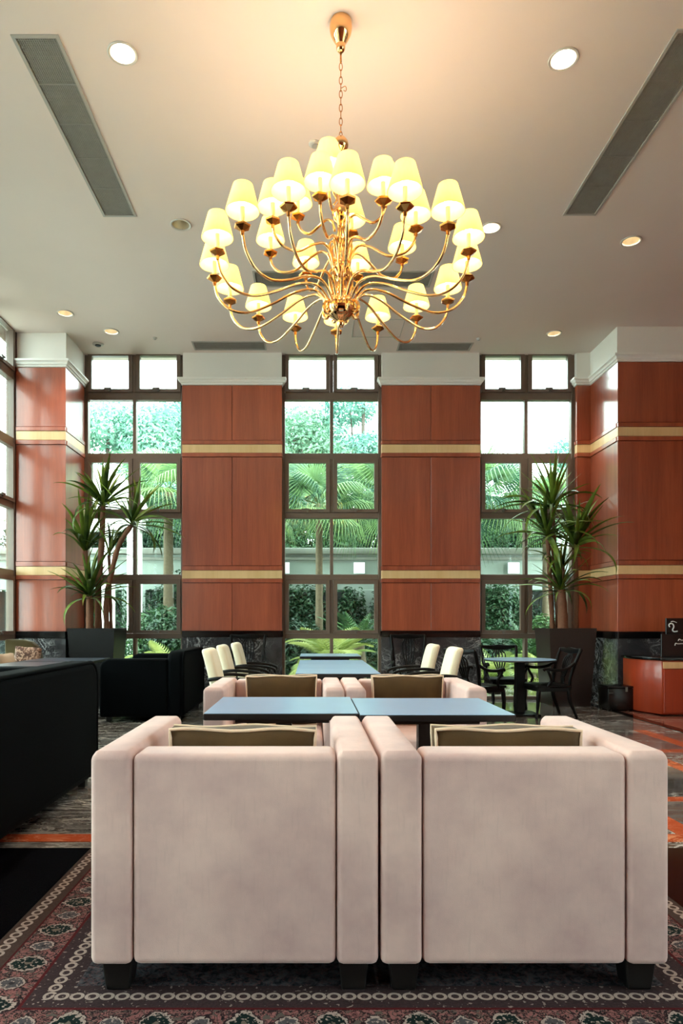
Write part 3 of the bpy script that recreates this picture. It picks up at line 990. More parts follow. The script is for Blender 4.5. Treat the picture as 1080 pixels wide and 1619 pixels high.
def make_cushion(name, w, h, t, mat, pipe=True, bev=0.05):
    r = thing(name, '', 'cushion')
    bm = bmesh.new()
    bmesh.ops.create_grid(bm, x_segments=14, y_segments=10, size=0.5)
    front = [v for v in bm.verts]
    ret = bmesh.ops.duplicate(bm, geom=list(bm.verts) + list(bm.edges) + list(bm.faces))
    back = [v for v in ret['geom'] if isinstance(v, bmesh.types.BMVert)]
    def sh(v, s):
        u, q = v.co.x * 2, v.co.y * 2
        puff = (1 - abs(u) ** 3.2) ** 0.6 * (1 - abs(q) ** 3.2) ** 0.6 if max(abs(u), abs(q)) < 1 else 0
        v.co = Vector((u * w / 2 * (1 - 0.03 * (1 - q * q)), s * (t * 0.26 + t * 0.24 * puff), (q * 0.5 + 0.5) * h + 0.004 * math.sin(u * 5 + s)))
    for v in front: sh(v, -1)
    for v in back: sh(v, 1)
    bm.edges.ensure_lookup_table()
    be = [e for e in bm.edges if len(e.link_faces) == 1]
    bmesh.ops.bridge_loops(bm, edges=be)
    add('cover', finish(bm, 'cover', mat, True, math.radians(80)), r)
    if pipe:
        for s in (-1, 1):
            pts = []
            N = 12
            def pt(u, q):
                return (u * w / 2 * (1 - 0.03 * (1 - q * q)), s * t * 0.27, (q * 0.5 + 0.5) * h + 0.004 * math.sin(u * 5 + s))
            for i in range(N): pts.append(pt(-1 + 2 * i / N, -1))
            for i in range(N): pts.append(pt(1, -1 + 2 * i / N))
            for i in range(N): pts.append(pt(1 - 2 * i / N, 1))
            for i in range(N): pts.append(pt(-1, 1 - 2 * i / N))
            tube('piping', pts, 0.0055, 'cream_piping', r, 6, True)
    return r

cu = make_cushion('back_cushion', 0.47, 0.32, 0.15, 'brown_velvet')
cu['group'] = 'brown velvet cushions on the cream armchairs'
cs = [(AX - 0.42, 1.985 + 0.252, 0.436, 0.0, 'brown piped cushion peeking over the armchair back beside the dark sofa'),
      (AX + 0.435, 1.985 + 0.252, 0.436, 0.0, 'brown piped cushion peeking over the armchair back on the counter side'),
      (AX - 0.40, 4.44 + 0.135, 0.426, PI, 'brown piped cushion in the facing armchair toward the dark sofas'),
      (AX + 0.44, 4.44 + 0.135, 0.426, PI, 'brown piped cushion in the facing armchair toward the round table')]
for i, (x, y, z, rz, lab) in enumerate(cs):
    o = cu if i == 0 else copy_tree(cu)
    o.location = (x, y, z)
    o.rotation_euler = (math.radians(4 if rz == 0 else -4) * 0, 0, rz)
    o['label'] = lab

# ------------------------------------------------------------------ square pedestal tables
def make_table(wx_, wy_, zt, name='square_table', vm='table_blue'):
    t = thing(name, '', 'table')
    hx, hy = wx_ / 2, wy_ / 2
    top = box('tabletop', -hx, hx, -hy, hy, zt - 0.030, zt - 0.002, 'table_edge', t, 0.003, 1)
    box('top_veneer', -hx + 0.002, hx - 0.002, -hy + 0.002, hy - 0.002, zt - 0.002, zt, vm, top)
    box('under_frame', -hx + 0.12, hx - 0.12, -hy + 0.12, hy - 0.12, zt - 0.058, zt - 0.0305, 'black_leg', t, 0.003, 1)
    box('pedestal', -0.036, 0.036, -0.036, 0.036, 0.022, zt - 0.058, 'black_leg', t, 0.004, 1)
    box('base_plate', -0.21, 0.21, -0.21, 0.21, 0.0, 0.022, 'black_leg', t, 0.006, 2)
    return t

tb = make_table(0.65, 0.635, 0.716)
tabs = [((AX - 0.327, 3.175, 0.006), 'blue-grey square table nearest the dark sofa, between the cream armchairs'),
        ((AX + 0.327, 3.160, 0.002), 'blue-grey square table on the counter side, between the cream armchairs'),
        ((0.2, 5.50, 0.0), 'blue-grey table of the long row, first behind the facing armchairs'),
        ((0.2, 6.14, 0.0), 'blue-grey table of the long row, second behind the facing armchairs'),
        ((0.2, 6.78, 0.0), 'blue-grey table of the long row, third behind the facing armchairs')]
for i, (loc, lab) in enumerate(tabs):
    o = tb if i == 0 else copy_tree(tb)
    o.location = loc
    o['label'] = lab
    o['group'] = 'blue-grey square pedestal tables'
o = make_table(0.66, 0.65, 0.745)
o.location = (0.2, 7.62, 0)
tag(o, 'slightly taller table at the window end of the long row', group='blue-grey square pedestal tables')

# ------------------------------------------------------------------ dark sofas
def dark_sofa(name, label, loc, L, D, h_back, h_arm):
    """local: back plane along y at x=0 (outer face), seat towards -x; y from 0 to L."""
    s = thing(name, label, 'sofa', loc)
    zb = 0.06
    R = 0.13
    poly = [(0.0, zb)] + [(R - R * math.cos(k * PI / 12), h_back - R + R * math.sin(k * PI / 12)) for k in range(7)]
    poly += [(L - R + R * math.sin(k * PI / 12), h_back - R + R * math.cos(k * PI / 12)) for k in range(7)] + [(L, zb)]
    bk = add('backrest', prism_me('backrest', poly, 'x', -0.19, 0.0, 'navy_velvet', 0.0), s)
    md = bk.modifiers.new('soft', 'BEVEL'); md.width = 0.05; md.segments = 4; md.limit_method = 'ANGLE'; md.angle_limit = math.radians(40)
    for y0, y1 in ((0.0, 0.15), (L - 0.15, L)):
        rr = 0.09
        P = [(-D, zb)]
        P += [(-D, h_arm - rr), (-D + rr * 0.3, h_arm - rr * 0.3), (-D + rr, h_arm), (-0.18, h_arm), (-0.18, zb)]
        add('armrest', prism_me('armrest', P, 'y', y0, y1, 'navy_velvet', 0.025, 3), s)
    box('seat_base', -D + 0.02, -0.18, 0.15, L - 0.15, zb, 0.26, 'navy_velvet', s, 0.01, 2)
    n = 2
    for k in range(n):
        y0 = 0.152 + k * (L - 0.304) / n
        box('seat_cushion', -D - 0.01, -0.185, y0 + 0.002, y0 + (L - 0.304) / n - 0.002, 0.262, 0.42, 'navy_velvet', s, 0.04, 3)
    pp = [(0.002, y + (0.012 if y < L / 2 else -0.012), z - 0.010) for y, z in poly[1:-1]]
    pp = [(0.002, 0.012, zb + 0.03)] + pp + [(0.002, L - 0.012, zb + 0.03)]
    tube('piping', [(-0.012, y, z) for x, y, z in pp], 0.014, 'navy_velvet', bk, 6)
    for x in (-0.08, -D + 0.08):
        for y in (0.09, L - 0.09):
            box('leg', x - 0.03, x + 0.03, y - 0.03, y + 0.03, 0.0, zb + 0.002, 'black_leg', s, 0.003, 1, taper=0.8)
    return s

dark_sofa('dark_sofa', 'long navy black velvet sofa beside the patterned rug, seen from behind', (-1.455, 2.30, 0.004), 2.36, 0.92, 0.845, 0.80)
dark_sofa('dark_sofa', 'navy black sofa near the arch window, beyond the first one', (-1.41, 7.52, 0), 1.45, 0.93, 0.79, 0.705)

# ------------------------------------------------------------------ cream dining chairs with black arms
def make_dining_chair():
    c = thing('dining_chair', '', 'chair')
    # local: faces +y; back at -y
    bm = bmesh.new()
    bbox(bm, -0.21, 0.21, -0.045, 0.045, 0.0, 0.50)
    bmesh.ops.bevel(bm, geom=list(bm.edges), offset=0.036, segments=4, profile=0.5, affect='EDGES')
    bmesh.ops.subdivide_edges(bm, edges=[e for e in bm.edges if abs(e.verts[0].co.z - e.verts[1].co.z) > 0.3], cuts=6)
    for v in bm.verts:
        q = v.co.z / 0.5
        v.co.y += -0.10 * q ** 1.6 + 0.02 * (v.co.x / 0.21) ** 2
        v.co.x *= 1.0 - 0.05 * q
        v.co.z += 0.372
    for v in bm.verts:
        v.co.y -= 0.19
    add('backrest', finish(bm, 'backrest', 'cream_chair_fabric', True, math.radians(60)), c)
    box('seat', -0.215, 0.215, -0.185, 0.22, 0.335, 0.42, 'cream_chair_fabric', c, 0.03, 3)
    box('seat_rail', -0.205, 0.205, -0.19, 0.205, 0.295, 0.336, 'black_wood', c, 0.004, 1)
    for sx in (-1, 1):
        x = sx * 0.235
        tube('armrest', catmull([(sx * 0.20, -0.25, 0.60), (x, -0.14, 0.615), (x + sx * 0.01, 0.0, 0.61), (x, 0.12, 0.595), (x, 0.19, 0.57), (x - sx * 0.006, 0.20, 0.535)], 5), 0.016, 'black_wood', c, 8)
        tube('arm_post', catmull([(sx * 0.222, 0.12, 0.31), (sx * 0.232, 0.10, 0.42), (sx * 0.242, 0.11, 0.52), (x, 0.12, 0.59)], 4), 0.013, 'black_wood', c, 8)
        tube('leg', [(sx * 0.19, 0.185, 0.31), (sx * 0.19, 0.19, 0.12), (sx * 0.19, 0.195, 0.0)], [0.02, 0.017, 0.012], 'black_wood', c, 8)
        tube('leg', [(sx * 0.19, -0.17, 0.31), (sx * 0.19, -0.20, 0.12), (sx * 0.19, -0.24, 0.0)], [0.02, 0.017, 0.012], 'black_wood', c, 8)
    return c
dc = make_dining_chair()
dcs = [((-0.66, 6.20, 0), -PI / 2, 'cream dining chair nearest the camera in the row of three'),
       ((-0.67, 7.18, 0), -PI / 2, 'middle cream dining chair in the row of three'),
       ((-0.62, 8.02, 0), -PI / 2, 'cream dining chair closest to the window in the row of three'),
       ((1.09, 6.48, 0), PI / 2, 'cream dining chair opposite the row of three, nearer the camera'),
       ((1.05, 7.42, 0), PI / 2, 'cream dining chair opposite the row of three, nearer the window')]
for i, (loc, rz, lab) in enumerate(dcs):
    o = dc if i == 0 else copy_tree(dc)
    o.location = loc
    o.rotation_euler = (0, 0, rz)
    tag(o, lab, group='cream dining chairs at the long row of tables')

# ------------------------------------------------------------------ black carved armchairs
def make_carved_chair(hs=1.0):
    c = thing('carved_armchair', '', 'chair')
    zb = 0.80 * hs
    box('seat', -0.23, 0.23, -0.20, 0.22, 0.355, 0.385, 'black_wood', c, 0.008, 2)
    box('seat_rail', -0.215, 0.215, -0.185, 0.205, 0.31, 0.356, 'black_wood', c, 0.004, 1)
    for sx in (-1, 1):
        tube('leg', catmull([(sx * 0.20, 0.19, 0.33), (sx * 0.205, 0.20, 0.2), (sx * 0.20, 0.205, 0.1), (sx * 0.215, 0.225, 0.0)], 4), [0.026] * 4 + [0.022] * 4 + [0.017] * 5, 'black_wood', c, 8)
        tube('leg', catmull([(sx * 0.20, -0.17, 0.33), (sx * 0.20, -0.19, 0.2), (sx * 0.205, -0.23, 0.1), (sx * 0.21, -0.27, 0.0)], 4), [0.026] * 4 + [0.022] * 4 + [0.017] * 5, 'black_wood', c, 8)
        tube('back_post', catmull([(sx * 0.20, -0.18, 0.33), (sx * 0.205, -0.19, 0.45), (sx * 0.22, -0.225, 0.6 * hs), (sx * 0.235, -0.27, 0.72 * hs), (sx * 0.24, -0.30, zb - 0.01)], 5), 0.021, 'black_wood', c, 8)
        tube('armrest', catmull([(sx * 0.222, -0.235, 0.64 * hs), (sx * 0.25, -0.12, 0.575), (sx * 0.262, 0.02, 0.56), (sx * 0.255, 0.13, 0.575), (sx * 0.25, 0.16, 0.555)], 5), 0.018, 'black_wood', c, 8)
        tube('arm_post', catmull([(sx * 0.222, 0.10, 0.36), (sx * 0.24, 0.06, 0.44), (sx * 0.262, 0.09, 0.51), (sx * 0.258, 0.11, 0.56)], 4), 0.016, 'black_wood', c, 8)
    add('crest_rail', prism_me('crest_rail', [(-0.255, zb - 0.03), (-0.25, zb + 0.005), (-0.12, zb), (0, zb + 0.012), (0.12, zb), (0.25, zb + 0.005), (0.255, zb - 0.03), (0.12, zb - 0.055), (0, zb - 0.062), (-0.12, zb - 0.055)], 'y', -0.318, -0.29, 'black_wood', 0.005, 2), c)
    # splat: turned vase foot and fan of spindles
    zt = zb - 0.05
    for k in range(5):
        u = (k - 2) / 2
        tube('spindle', catmull([(u * 0.03, -0.205, 0.46), (u * 0.075, -0.235, 0.56 * hs + 0.02), (u * 0.085, -0.27, 0.68 * hs), (u * 0.05, -0.295, zt - 0.03), (u * 0.05, -0.303, zt)], 4), 0.009, 'black_wood', c, 6)
    add('splat', prism_me('splat', [(-0.05, 0.385), (-0.03, 0.41), (-0.045, 0.44), (-0.035, 0.475), (0.035, 0.475), (0.045, 0.44), (0.03, 0.41), (0.05, 0.385)], 'y', -0.212, -0.19, 'black_wood', 0.004, 1), c)
    return c
cc = make_carved_chair()
ccs = [((1.93, 7.92, 0), -PI / 2 + 0.55, 'black carved armchair at the round table, closest to the cream chairs'),
       ((2.52, 8.93, 0), PI, 'black carved armchair at the round table, backing onto the window'),
       ((2.77, 8.06, 0), PI / 2 + 0.12, 'black carved armchair at the round table, in front of the planter')]
for i, (loc, rz, lab) in enumerate(ccs):
    o = cc if i == 0 else copy_tree(cc)
    o.location = loc
    o.rotation_euler = (0, 0, rz)
    tag(o, lab, group='black carved armchairs')
hc = make_carved_chair(1.17)
for i, (loc, lab) in enumerate([((-0.90, 9.36, 0), 'tall black carved chair against the pier behind the row of three'), ((1.36, 9.36, 0), 'tall black carved chair against the pier behind the opposite cream chairs')]):
    o = hc if i == 0 else copy_tree(hc)
    o.location = loc
    o.rotation_euler = (0, 0, PI)
    tag(o, lab, group='black carved armchairs')

# round table
rt = thing('round_table', 'round glass-topped black pedestal table in front of the window', 'table', (2.50, 8.22, 0))
tp = add('tabletop', lathe_me('tabletop', [(0.001, 0.645), (0.415, 0.645), (0.425, 0.652), (0.425, 0.660), (0.42, 0.664), (0.001, 0.664)], 'table_edge', 48), rt)
add('top_veneer', lathe_me('top_veneer', [(0.001, 0.6642), (0.419, 0.6642), (0.417, 0.667), (0.001, 0.667)], 'table_blue', 48), tp)
box('pedestal', -0.05, 0.05, -0.05, 0.05, 0.02, 0.644, 'black_wood', rt, 0.004, 1)
box('base_plate', -0.2, 0.2, -0.2, 0.2, 0.0, 0.022, 'black_wood', rt, 0.006, 2)

# ------------------------------------------------------------------ olive bench, its cushions and tables by the side wall
bn = thing('olive_bench', 'olive upholstered wall bench with a rounded end wing', 'bench', (-3.86, 6.0, 0))
add('end_wing', prism_me('end_wing', [(0.0, 0.05), (0.46, 0.05), (0.455, 0.55), (0.44, 0.70), (0.40, 0.80), (0.33, 0.865), (0.24, 0.89), (0.0, 0.895)], 'y', 2.58, 2.70, 'olive_fabric', 0.02, 3), bn)
box('backrest', 0.0, 0.10, 0.0, 2.58, 0.38, 0.58, 'olive_fabric', bn, 0.03, 3)
box('seat', 0.0, 0.50, 0.0, 2.575, 0.16, 0.42, 'olive_fabric', bn, 0.03, 3)
box('plinth', 0.02, 0.44, 0.02, 2.56, 0.0, 0.16, 'black_leg', bn)
c1 = make_cushion('throw_cushion', 0.30, 0.20, 0.13, 'pink_brocade', False)
c1.location = (-3.52, 8.44, 0.60); c1.rotation_euler = (-0.1, 0.08, 0.1)
tag(c1, 'small pink brown brocade cushion leaning on the olive bench wing', 'cushion')
c3 = make_cushion('bench_bolster', 0.36, 0.18, 0.24, 'olive_fabric', False)
c3.location = (-3.55, 8.42, 0.42)
tag(c3, 'olive bolster under the brocade cushion on the bench', 'cushion')
c2 = make_cushion('throw_cushion', 0.36, 0.34, 0.14, 'beige_fabric', False)
c2.location = (-3.36, 7.55, 0.42); c2.rotation_euler = (-0.15, 0, PI / 2)
tag(c2, 'plain beige cushion on the olive bench at the edge of view', 'cushion')
for i, (y, lab) in enumerate(((7.15, 'dark lounge table in front of the olive bench, nearer the camera'), (8.02, 'dark lounge table in front of the olive bench, nearer the planter'))):
    o = make_table(0.80, 0.78, 0.672, 'lounge_table', 'table_slate')
    o.location = (-2.88, y, 0)
    tag(o, lab, group='dark lounge tables by the olive bench')
for i, (loc, rz, lab) in enumerate((((-2.62, 6.38, 0), 0.0, 'black low-armed chair between the two dark sofas'), ((-3.1, 6.38, 0), 0.1, 'black low-armed chair beside the olive bench'))):
    o = make_carved_chair(0.875)
    o.location = loc
    o.rotation_euler = (0, 0, rz)
    tag(o, lab, group='black carved armchairs')

# ------------------------------------------------------------------ counter and what stands by it
ct = thing('service_counter', 'orange cherry wood service counter with black top', 'counter', (4.0, 8.06, 0))
poly = [(0.13, 0.0), (0.0, 0.36), (0.0, 0.72), (1.9, 0.72), (1.9, 0.0)]
add('body', prism_me('body', poly, 'z', 0.02, 0.655, 'counter_wood', 0.004, 1), ct)
add('countertop', prism_me('countertop', [(0.11, -0.02), (-0.02, 0.355), (-0.02, 0.73), (1.92, 0.73), (1.92, -0.02)], 'z', 0.656, 0.69, 'black_stone', 0.005, 2), ct)
box('front_panel', 0.15, 0.98, -0.016, 0.0, 0.04, 0.555, 'counter_wood', ct, 0.003, 1)
box('front_panel', 0.99, 1.89, -0.016, 0.0, 0.04, 0.555, 'counter_wood', ct, 0.003, 1)
box('blond_band', 0.14, 1.9, -0.018, 0.0, 0.562, 0.640, 'blond_band', ct, 0.003, 1)
box('toe_kick', 0.16, 1.88, 0.03, 0.70, 0.0, 0.02, 'black_stone', ct)

def script_mark(parent, pts, r, mat='sign_white'):
    tube('lettering', catmull(pts, 4), r, mat, parent, 5)
mb = thing('menu_board', 'black menu board with white script standing on the counter', 'sign', (4.24, 8.30, 0.69))
box('board', 0.0, 0.5, -0.012, 0.012, 0.0, 0.275, 'sign_black', mb, 0.004, 1)
script_mark(mb, [(0.165, -0.014, 0.135), (0.175, -0.014, 0.165), (0.20, -0.014, 0.158), (0.26, -0.014, 0.16), (0.40, -0.014, 0.157)], 0.0045)
script_mark(mb, [(0.205, -0.014, 0.195), (0.22, -0.014, 0.215), (0.25, -0.014, 0.20), (0.30, -0.014, 0.215), (0.40, -0.014, 0.205)], 0.0045)
mp_ = thing('framed_sign', 'black framed sign with a white scroll emblem above the menu board', 'sign', (4.36, 8.42, 0.69))
box('board', 0.0, 0.4, -0.012, 0.012, 0.0, 0.47, 'sign_black', mp_, 0.004, 1)
script_mark(mp_, [(0.045, -0.014, 0.36), (0.035, -0.014, 0.385), (0.055, -0.014, 0.405), (0.085, -0.014, 0.395), (0.095, -0.014, 0.36), (0.08, -0.014, 0.325), (0.10, -0.014, 0.305), (0.14, -0.014, 0.31)], 0.008)
script_mark(mp_, [(0.06, -0.014, 0.425), (0.09, -0.014, 0.43), (0.13, -0.014, 0.415)], 0.005)

bx = thing('equipment_case', 'low black equipment case on the floor beside the counter', 'case', (3.60, 8.50, 0.004))
box('body', 0.09, 0.42, 0.0, 0.30, 0.012, 0.28, 'sign_black', bx, 0.01, 2)
box('lid', 0.085, 0.425, -0.005, 0.305, 0.284, 0.31, 'sign_black', bx, 0.006, 2)
for x in (0.13, 0.38):
    for y in (0.05, 0.25):
        box('foot', x - 0.02, x + 0.02, y - 0.02, y + 0.02, 0.0, 0.013, 'black_leg', bx)
tube('handle', catmull([(0.10, -0.005, 0.22), (0.105, -0.03, 0.225), (0.14, -0.03, 0.225), (0.145, -0.005, 0.22)], 4), 0.006, 'handle_metal', bx, 6)
box('latch', 0.30, 0.33, -0.012, 0.0, 0.24, 0.30, 'handle_metal', bx, 0.002, 1)

# ------------------------------------------------------------------ planters with dragon trees
def make_planter(name, label, loc, mat, w=0.62, d=0.60, h=1.03):
    p = thing(name, label, 'planter', loc)
    bm = bmesh.new()
    hx, hy, k = w / 2, d / 2, 0.80
    def ring(sx, sy, z):
        return [bm.verts.new((a * sx, b * sy, z)) for a, b in ((-1, -1), (1, -1), (1, 1), (-1, 1))]
    R = [ring(hx * k, hy * k, 0.0), ring(hx, hy, h), ring(hx - 0.03, hy - 0.03, h), ring(hx - 0.035, hy - 0.035, h - 0.10)]
    for a, b in zip(R[:-1], R[1:]):
        for i in range(4):
            bm.faces.new((a[i], a[(i + 1) % 4], b[(i + 1) % 4], b[i]))
    bm.faces.new(R[0][::-1])
    bm.faces.new(R[-1])
    add('pot', finish(bm, 'pot', mat), p)
    box('soil', -hx + 0.04, hx - 0.04, -hy + 0.04, hy - 0.04, h - 0.10, h - 0.07, 'soil', p)
    return p

def leaf_mesh(length, width, bend, rise, twist=0.0, n=9):
    """strap leaf starting at origin, growing along +x/+z, bending down."""
    V, Fc = [], []
    x = z = 0.0
    ang = rise
    st = length / n
    for i in range(n + 1):
        u = i / n
        w = width * (0.55 + 0.9 * u if u < 0.35 else 0.865) * (1 - max(0, (u - 0.35) / 0.65) ** 1.7) + 0.0012
        tw = twist * u
        cw, sw = math.cos(tw), math.sin(tw)
        nx, nz = -math.sin(ang), math.cos(ang)
        fold = w * 0.45
        for s, f in ((-1, fold), (0, 0.0), (1, fold)):
            yy = s * w * cw
            off = f + s * w * sw
            V.append((x + nx * off, yy, z + nz * off))
        x += math.cos(ang) * st
        z += math.sin(ang) * st
        ang -= bend / n * (0.35 + 1.3 * u)
    for i in range(n):
        a = i * 3
        Fc += [(a, a + 1, a + 4, a + 3), (a + 1, a + 2, a + 5, a + 4)]
    V2 = [(p[0], p[1], p[2] - 0.0016) for p in V]
    m = len(V)
    F2 = [tuple(m + i for i in f[::-1]) for f in Fc]
    return raw('leaf', V + V2, Fc + F2, 'yucca_leaf', True)

LEAVES = []
for i in range(10):
    LEAVES.append(leaf_mesh(1.0, 0.046, [0.25, 0.45, 0.7, 1.0, 1.5, 2.0, 2.6, 0.3, 0.9, 2.2][i], 0.0, [0, 0.4, -0.4, 0.3, -0.6, 0.5, -0.3, 0.2, 0.6, -0.5][i]))

def dragon_tree(name, label, loc, heads, trunks, seed):
    rnd = random.Random(seed)
    p = thing(name, label, 'plant', loc)
    for pts, r in trunks:
        P = catmull(pts, 5)
        n = len(P)
        tube('trunk', P, [0.8 * (r[0] + (r[1] - r[0]) * i / (n - 1)) + 0.004 * math.sin(i * 2.1) for i in range(n)], 'trunk_bark', p, 10)
    for (hx, hy, hz, n, ln, tilt, upright) in heads:
        for k in range(n):
            u = (k + 0.5) / n
            az = k * 2.39996 + rnd.uniform(-0.2, 0.2)
            elev = math.radians(88 - (88 - upright) * u ** 0.85 + rnd.uniform(-6, 6))
            if u < 0.45:
                idx = rnd.choice([0, 1, 7, 2])
            elif u < 0.75:
                idx = rnd.choice([2, 3, 8, 4])
            else:
                idx = rnd.choice([4, 5, 6, 9, 3])
            o = add('leaf', LEAVES[idx], p, (hx, hy, hz + 0.06 * (1 - u)))
            L = ln * 1.2 * rnd.uniform(0.75, 1.12)
            pts_l = [Vector(v.co) for v in list(LEAVES[idx].vertices)[1:30:6]]
            for trial in range(60):
                M = Euler(tilt).to_matrix() @ Matrix.Rotation(az, 3, 'Z') @ Matrix.Rotation(-elev, 3, 'Y')
                ok = True
                for q in pts_l:
                    w = M @ (q * L)
                    X_, Y_ = loc[0] + hx + w.x, loc[1] + hy + w.y
                    if Y_ > 9.72 or (X_ < -3.20 and Y_ > 8.97) or (X_ > 3.72 and Y_ > 9.66) or (X_ > 3.90 and Y_ > 8.78):
                        ok = False
                if ok:
                    break
                az = rnd.uniform(0, 2 * PI)
                if trial > 30:
                    elev = min(1.5, elev + 0.05)
            o.rotation_euler = M.to_euler()
            o.scale = (L, L * rnd.uniform(0.8, 1.15), L)
    return p

PLX, PLY = -2.892, 9.235
make_planter('planter', 'tapered charcoal planter behind the navy sofa', (PLX, PLY, 0), 'planter_black')
Zs = 0.955
dragon_tree('dragon_tree', 'spiky dragon tree growing in the charcoal planter by the arch window', (PLX, PLY, Zs),
    [(0.07, 0.0, 2.66 - Zs, 34, 0.58, (0, 0, 0), 0), (0.47, -0.05, 2.40 - Zs, 30, 0.56, (0, 0.25, 0), -10), (-0.17, 0.02, 2.05 - Zs, 28, 0.62, (0, -0.12, 0), 38), (-0.07, -0.12, 1.42 - Zs, 32, 0.60, (0.05, -0.1, 0), 0), (0.12, 0.10, 2.0 - Zs, 14, 0.40, (0, 0.2, 0), 30)],
    [([(0.0, 0.02, 0.0), (0.0, 0.02, 0.6), (0.05, 0.0, 1.2), (0.07, 0.0, 2.69 - Zs)], (0.065, 0.044)),
     ([(0.13, -0.02, 0.0), (0.12, -0.02, 0.45), (0.20, -0.03, 0.85), (0.30, -0.04, 1.2), (0.47, -0.05, 2.42 - Zs)], (0.05, 0.04)),
     ([(-0.10, 0.06, 0.0), (-0.14, 0.05, 0.5), (-0.17, 0.02, 2.08 - Zs)], (0.04, 0.03)),
     ([(-0.07, -0.12, 0.0), (-0.07, -0.12, 0.25), (-0.07, -0.12, 1.46 - Zs)], (0.068, 0.06)),
     ([(0.15, 0.10, 0.0), (0.14, 0.10, 0.5), (0.12, 0.10, 2.02 - Zs)], (0.03, 0.025))], 3)

PRX, PRY = 3.42, 9.235
make_planter('planter', 'tapered dark brown planter beside the wide cherry pillar', (PRX, PRY, 0), 'planter_bronze')
dragon_tree('dragon_tree', 'spiky dragon tree growing in the brown planter near the counter', (PRX, PRY, Zs),
    [(-0.17, 0.0, 2.64 - Zs, 36, 0.62, (0, 0, 0), 0), (-0.25, -0.05, 2.24 - Zs, 30, 0.60, (0, -0.25, 0), -5), (0.13, -0.02, 2.10 - Zs, 34, 0.66, (0, 0.2, 0), 5), (-0.10, -0.14, 1.50 - Zs, 32, 0.56, (0, -0.15, 0), 0), (0.02, 0.10, 1.85 - Zs, 14, 0.45, (0, 0, 0), 25)],
    [([(-0.06, 0.03, 0.0), (-0.10, 0.02, 0.7), (-0.16, 0.0, 1.3), (-0.17, 0.0, 2.67 - Zs)], (0.06, 0.042)),
     ([(-0.16, 0.0, 0.0), (-0.20, -0.02, 0.6), (-0.25, -0.05, 2.27 - Zs)], (0.045, 0.034)),
     ([(0.14, -0.02, 0.0), (0.15, -0.02, 0.6), (0.13, -0.02, 2.13 - Zs)], (0.046, 0.036)),
     ([(-0.07, -0.13, 0.0), (-0.08, -0.14, 0.3), (-0.10, -0.14, 1.54 - Zs)], (0.088, 0.07)),
     ([(0.03, 0.10, 0.0), (0.02, 0.10, 1.87 - Zs)], (0.03, 0.025))], 11)

# ------------------------------------------------------------------ garden outside
g = box('ground_paving', -16, 18, YB + 0.33, 13.0, -0.30, -0.10, 'paving')
tag(g, 'pale garden paving just outside the tall windows', 'paving', kind='structure')
g = box('ground_lawn', -30, 32, 13.0, 60, -0.32, -0.12, 'lawn')
tag(g, 'planted garden ground beyond the paving', 'lawn', kind='structure')
g = box('ground_side', -40, XL - 0.5, -30, 13.0, -0.35, -0.14, 'paving')
tag(g, 'paved terrace outside the glazed side wall', 'paving', kind='structure')
g = box('ground_back', XR + 0.5, 40, -40, 9.9, -0.35, -0.14, 'paving')
tag(g, 'paved forecourt outside the added lobby windows', 'paving', kind='structure')

gw = thing('garden_wall', 'pale garden wall with stone coping and square white lamps', 'wall', (0, 15.0, -0.12), kind='structure')
box('wall_face', -9.0, 8.0, 0.0, 0.35, 1.95, 2.72, 'wall_garden', gw)
box('coping', -9.1, 8.1, -0.12, 0.45, 2.72, 2.86, 'coping_stone', gw, 0.02, 2)
box('coping_lip', -9.0, 8.0, -0.06, 0.0, 2.60, 2.66, 'coping_stone', gw)
for x in (-8.6, -6.2, -3.9, -0.75, 1.15, 4.35, 7.6):
    box('pilaster', x - 0.26, x + 0.26, -0.05, 0.36, 0.0, 1.95, 'wall_garden', gw, 0.01, 1)
box('recess_wall', -9.0, 8.0, 0.9, 1.0, 0.0, 1.95, 'garden_dark', gw)
for i, px in enumerate((449, 568, 812)):
    x = (px - VPX) * 14.9 / F_PX
    l = thing('wall_lamp', ['square white garden wall lamp at the frame of the middle window', 'square white garden wall lamp seen through the middle window', 'square white garden wall lamp seen through the window behind the round table'][i], 'wall lamp', (x, 14.93, 2.30), 0, 'square garden wall lamps')
    box('diffuser', -0.12, 0.12, -0.06, 0.0, -0.12, 0.12, 'lamp_box', l, 0.006, 1)
    box('bracket', -0.05, 0.05, 0.0, 0.07, -0.05, 0.05, 'grille_metal', l)

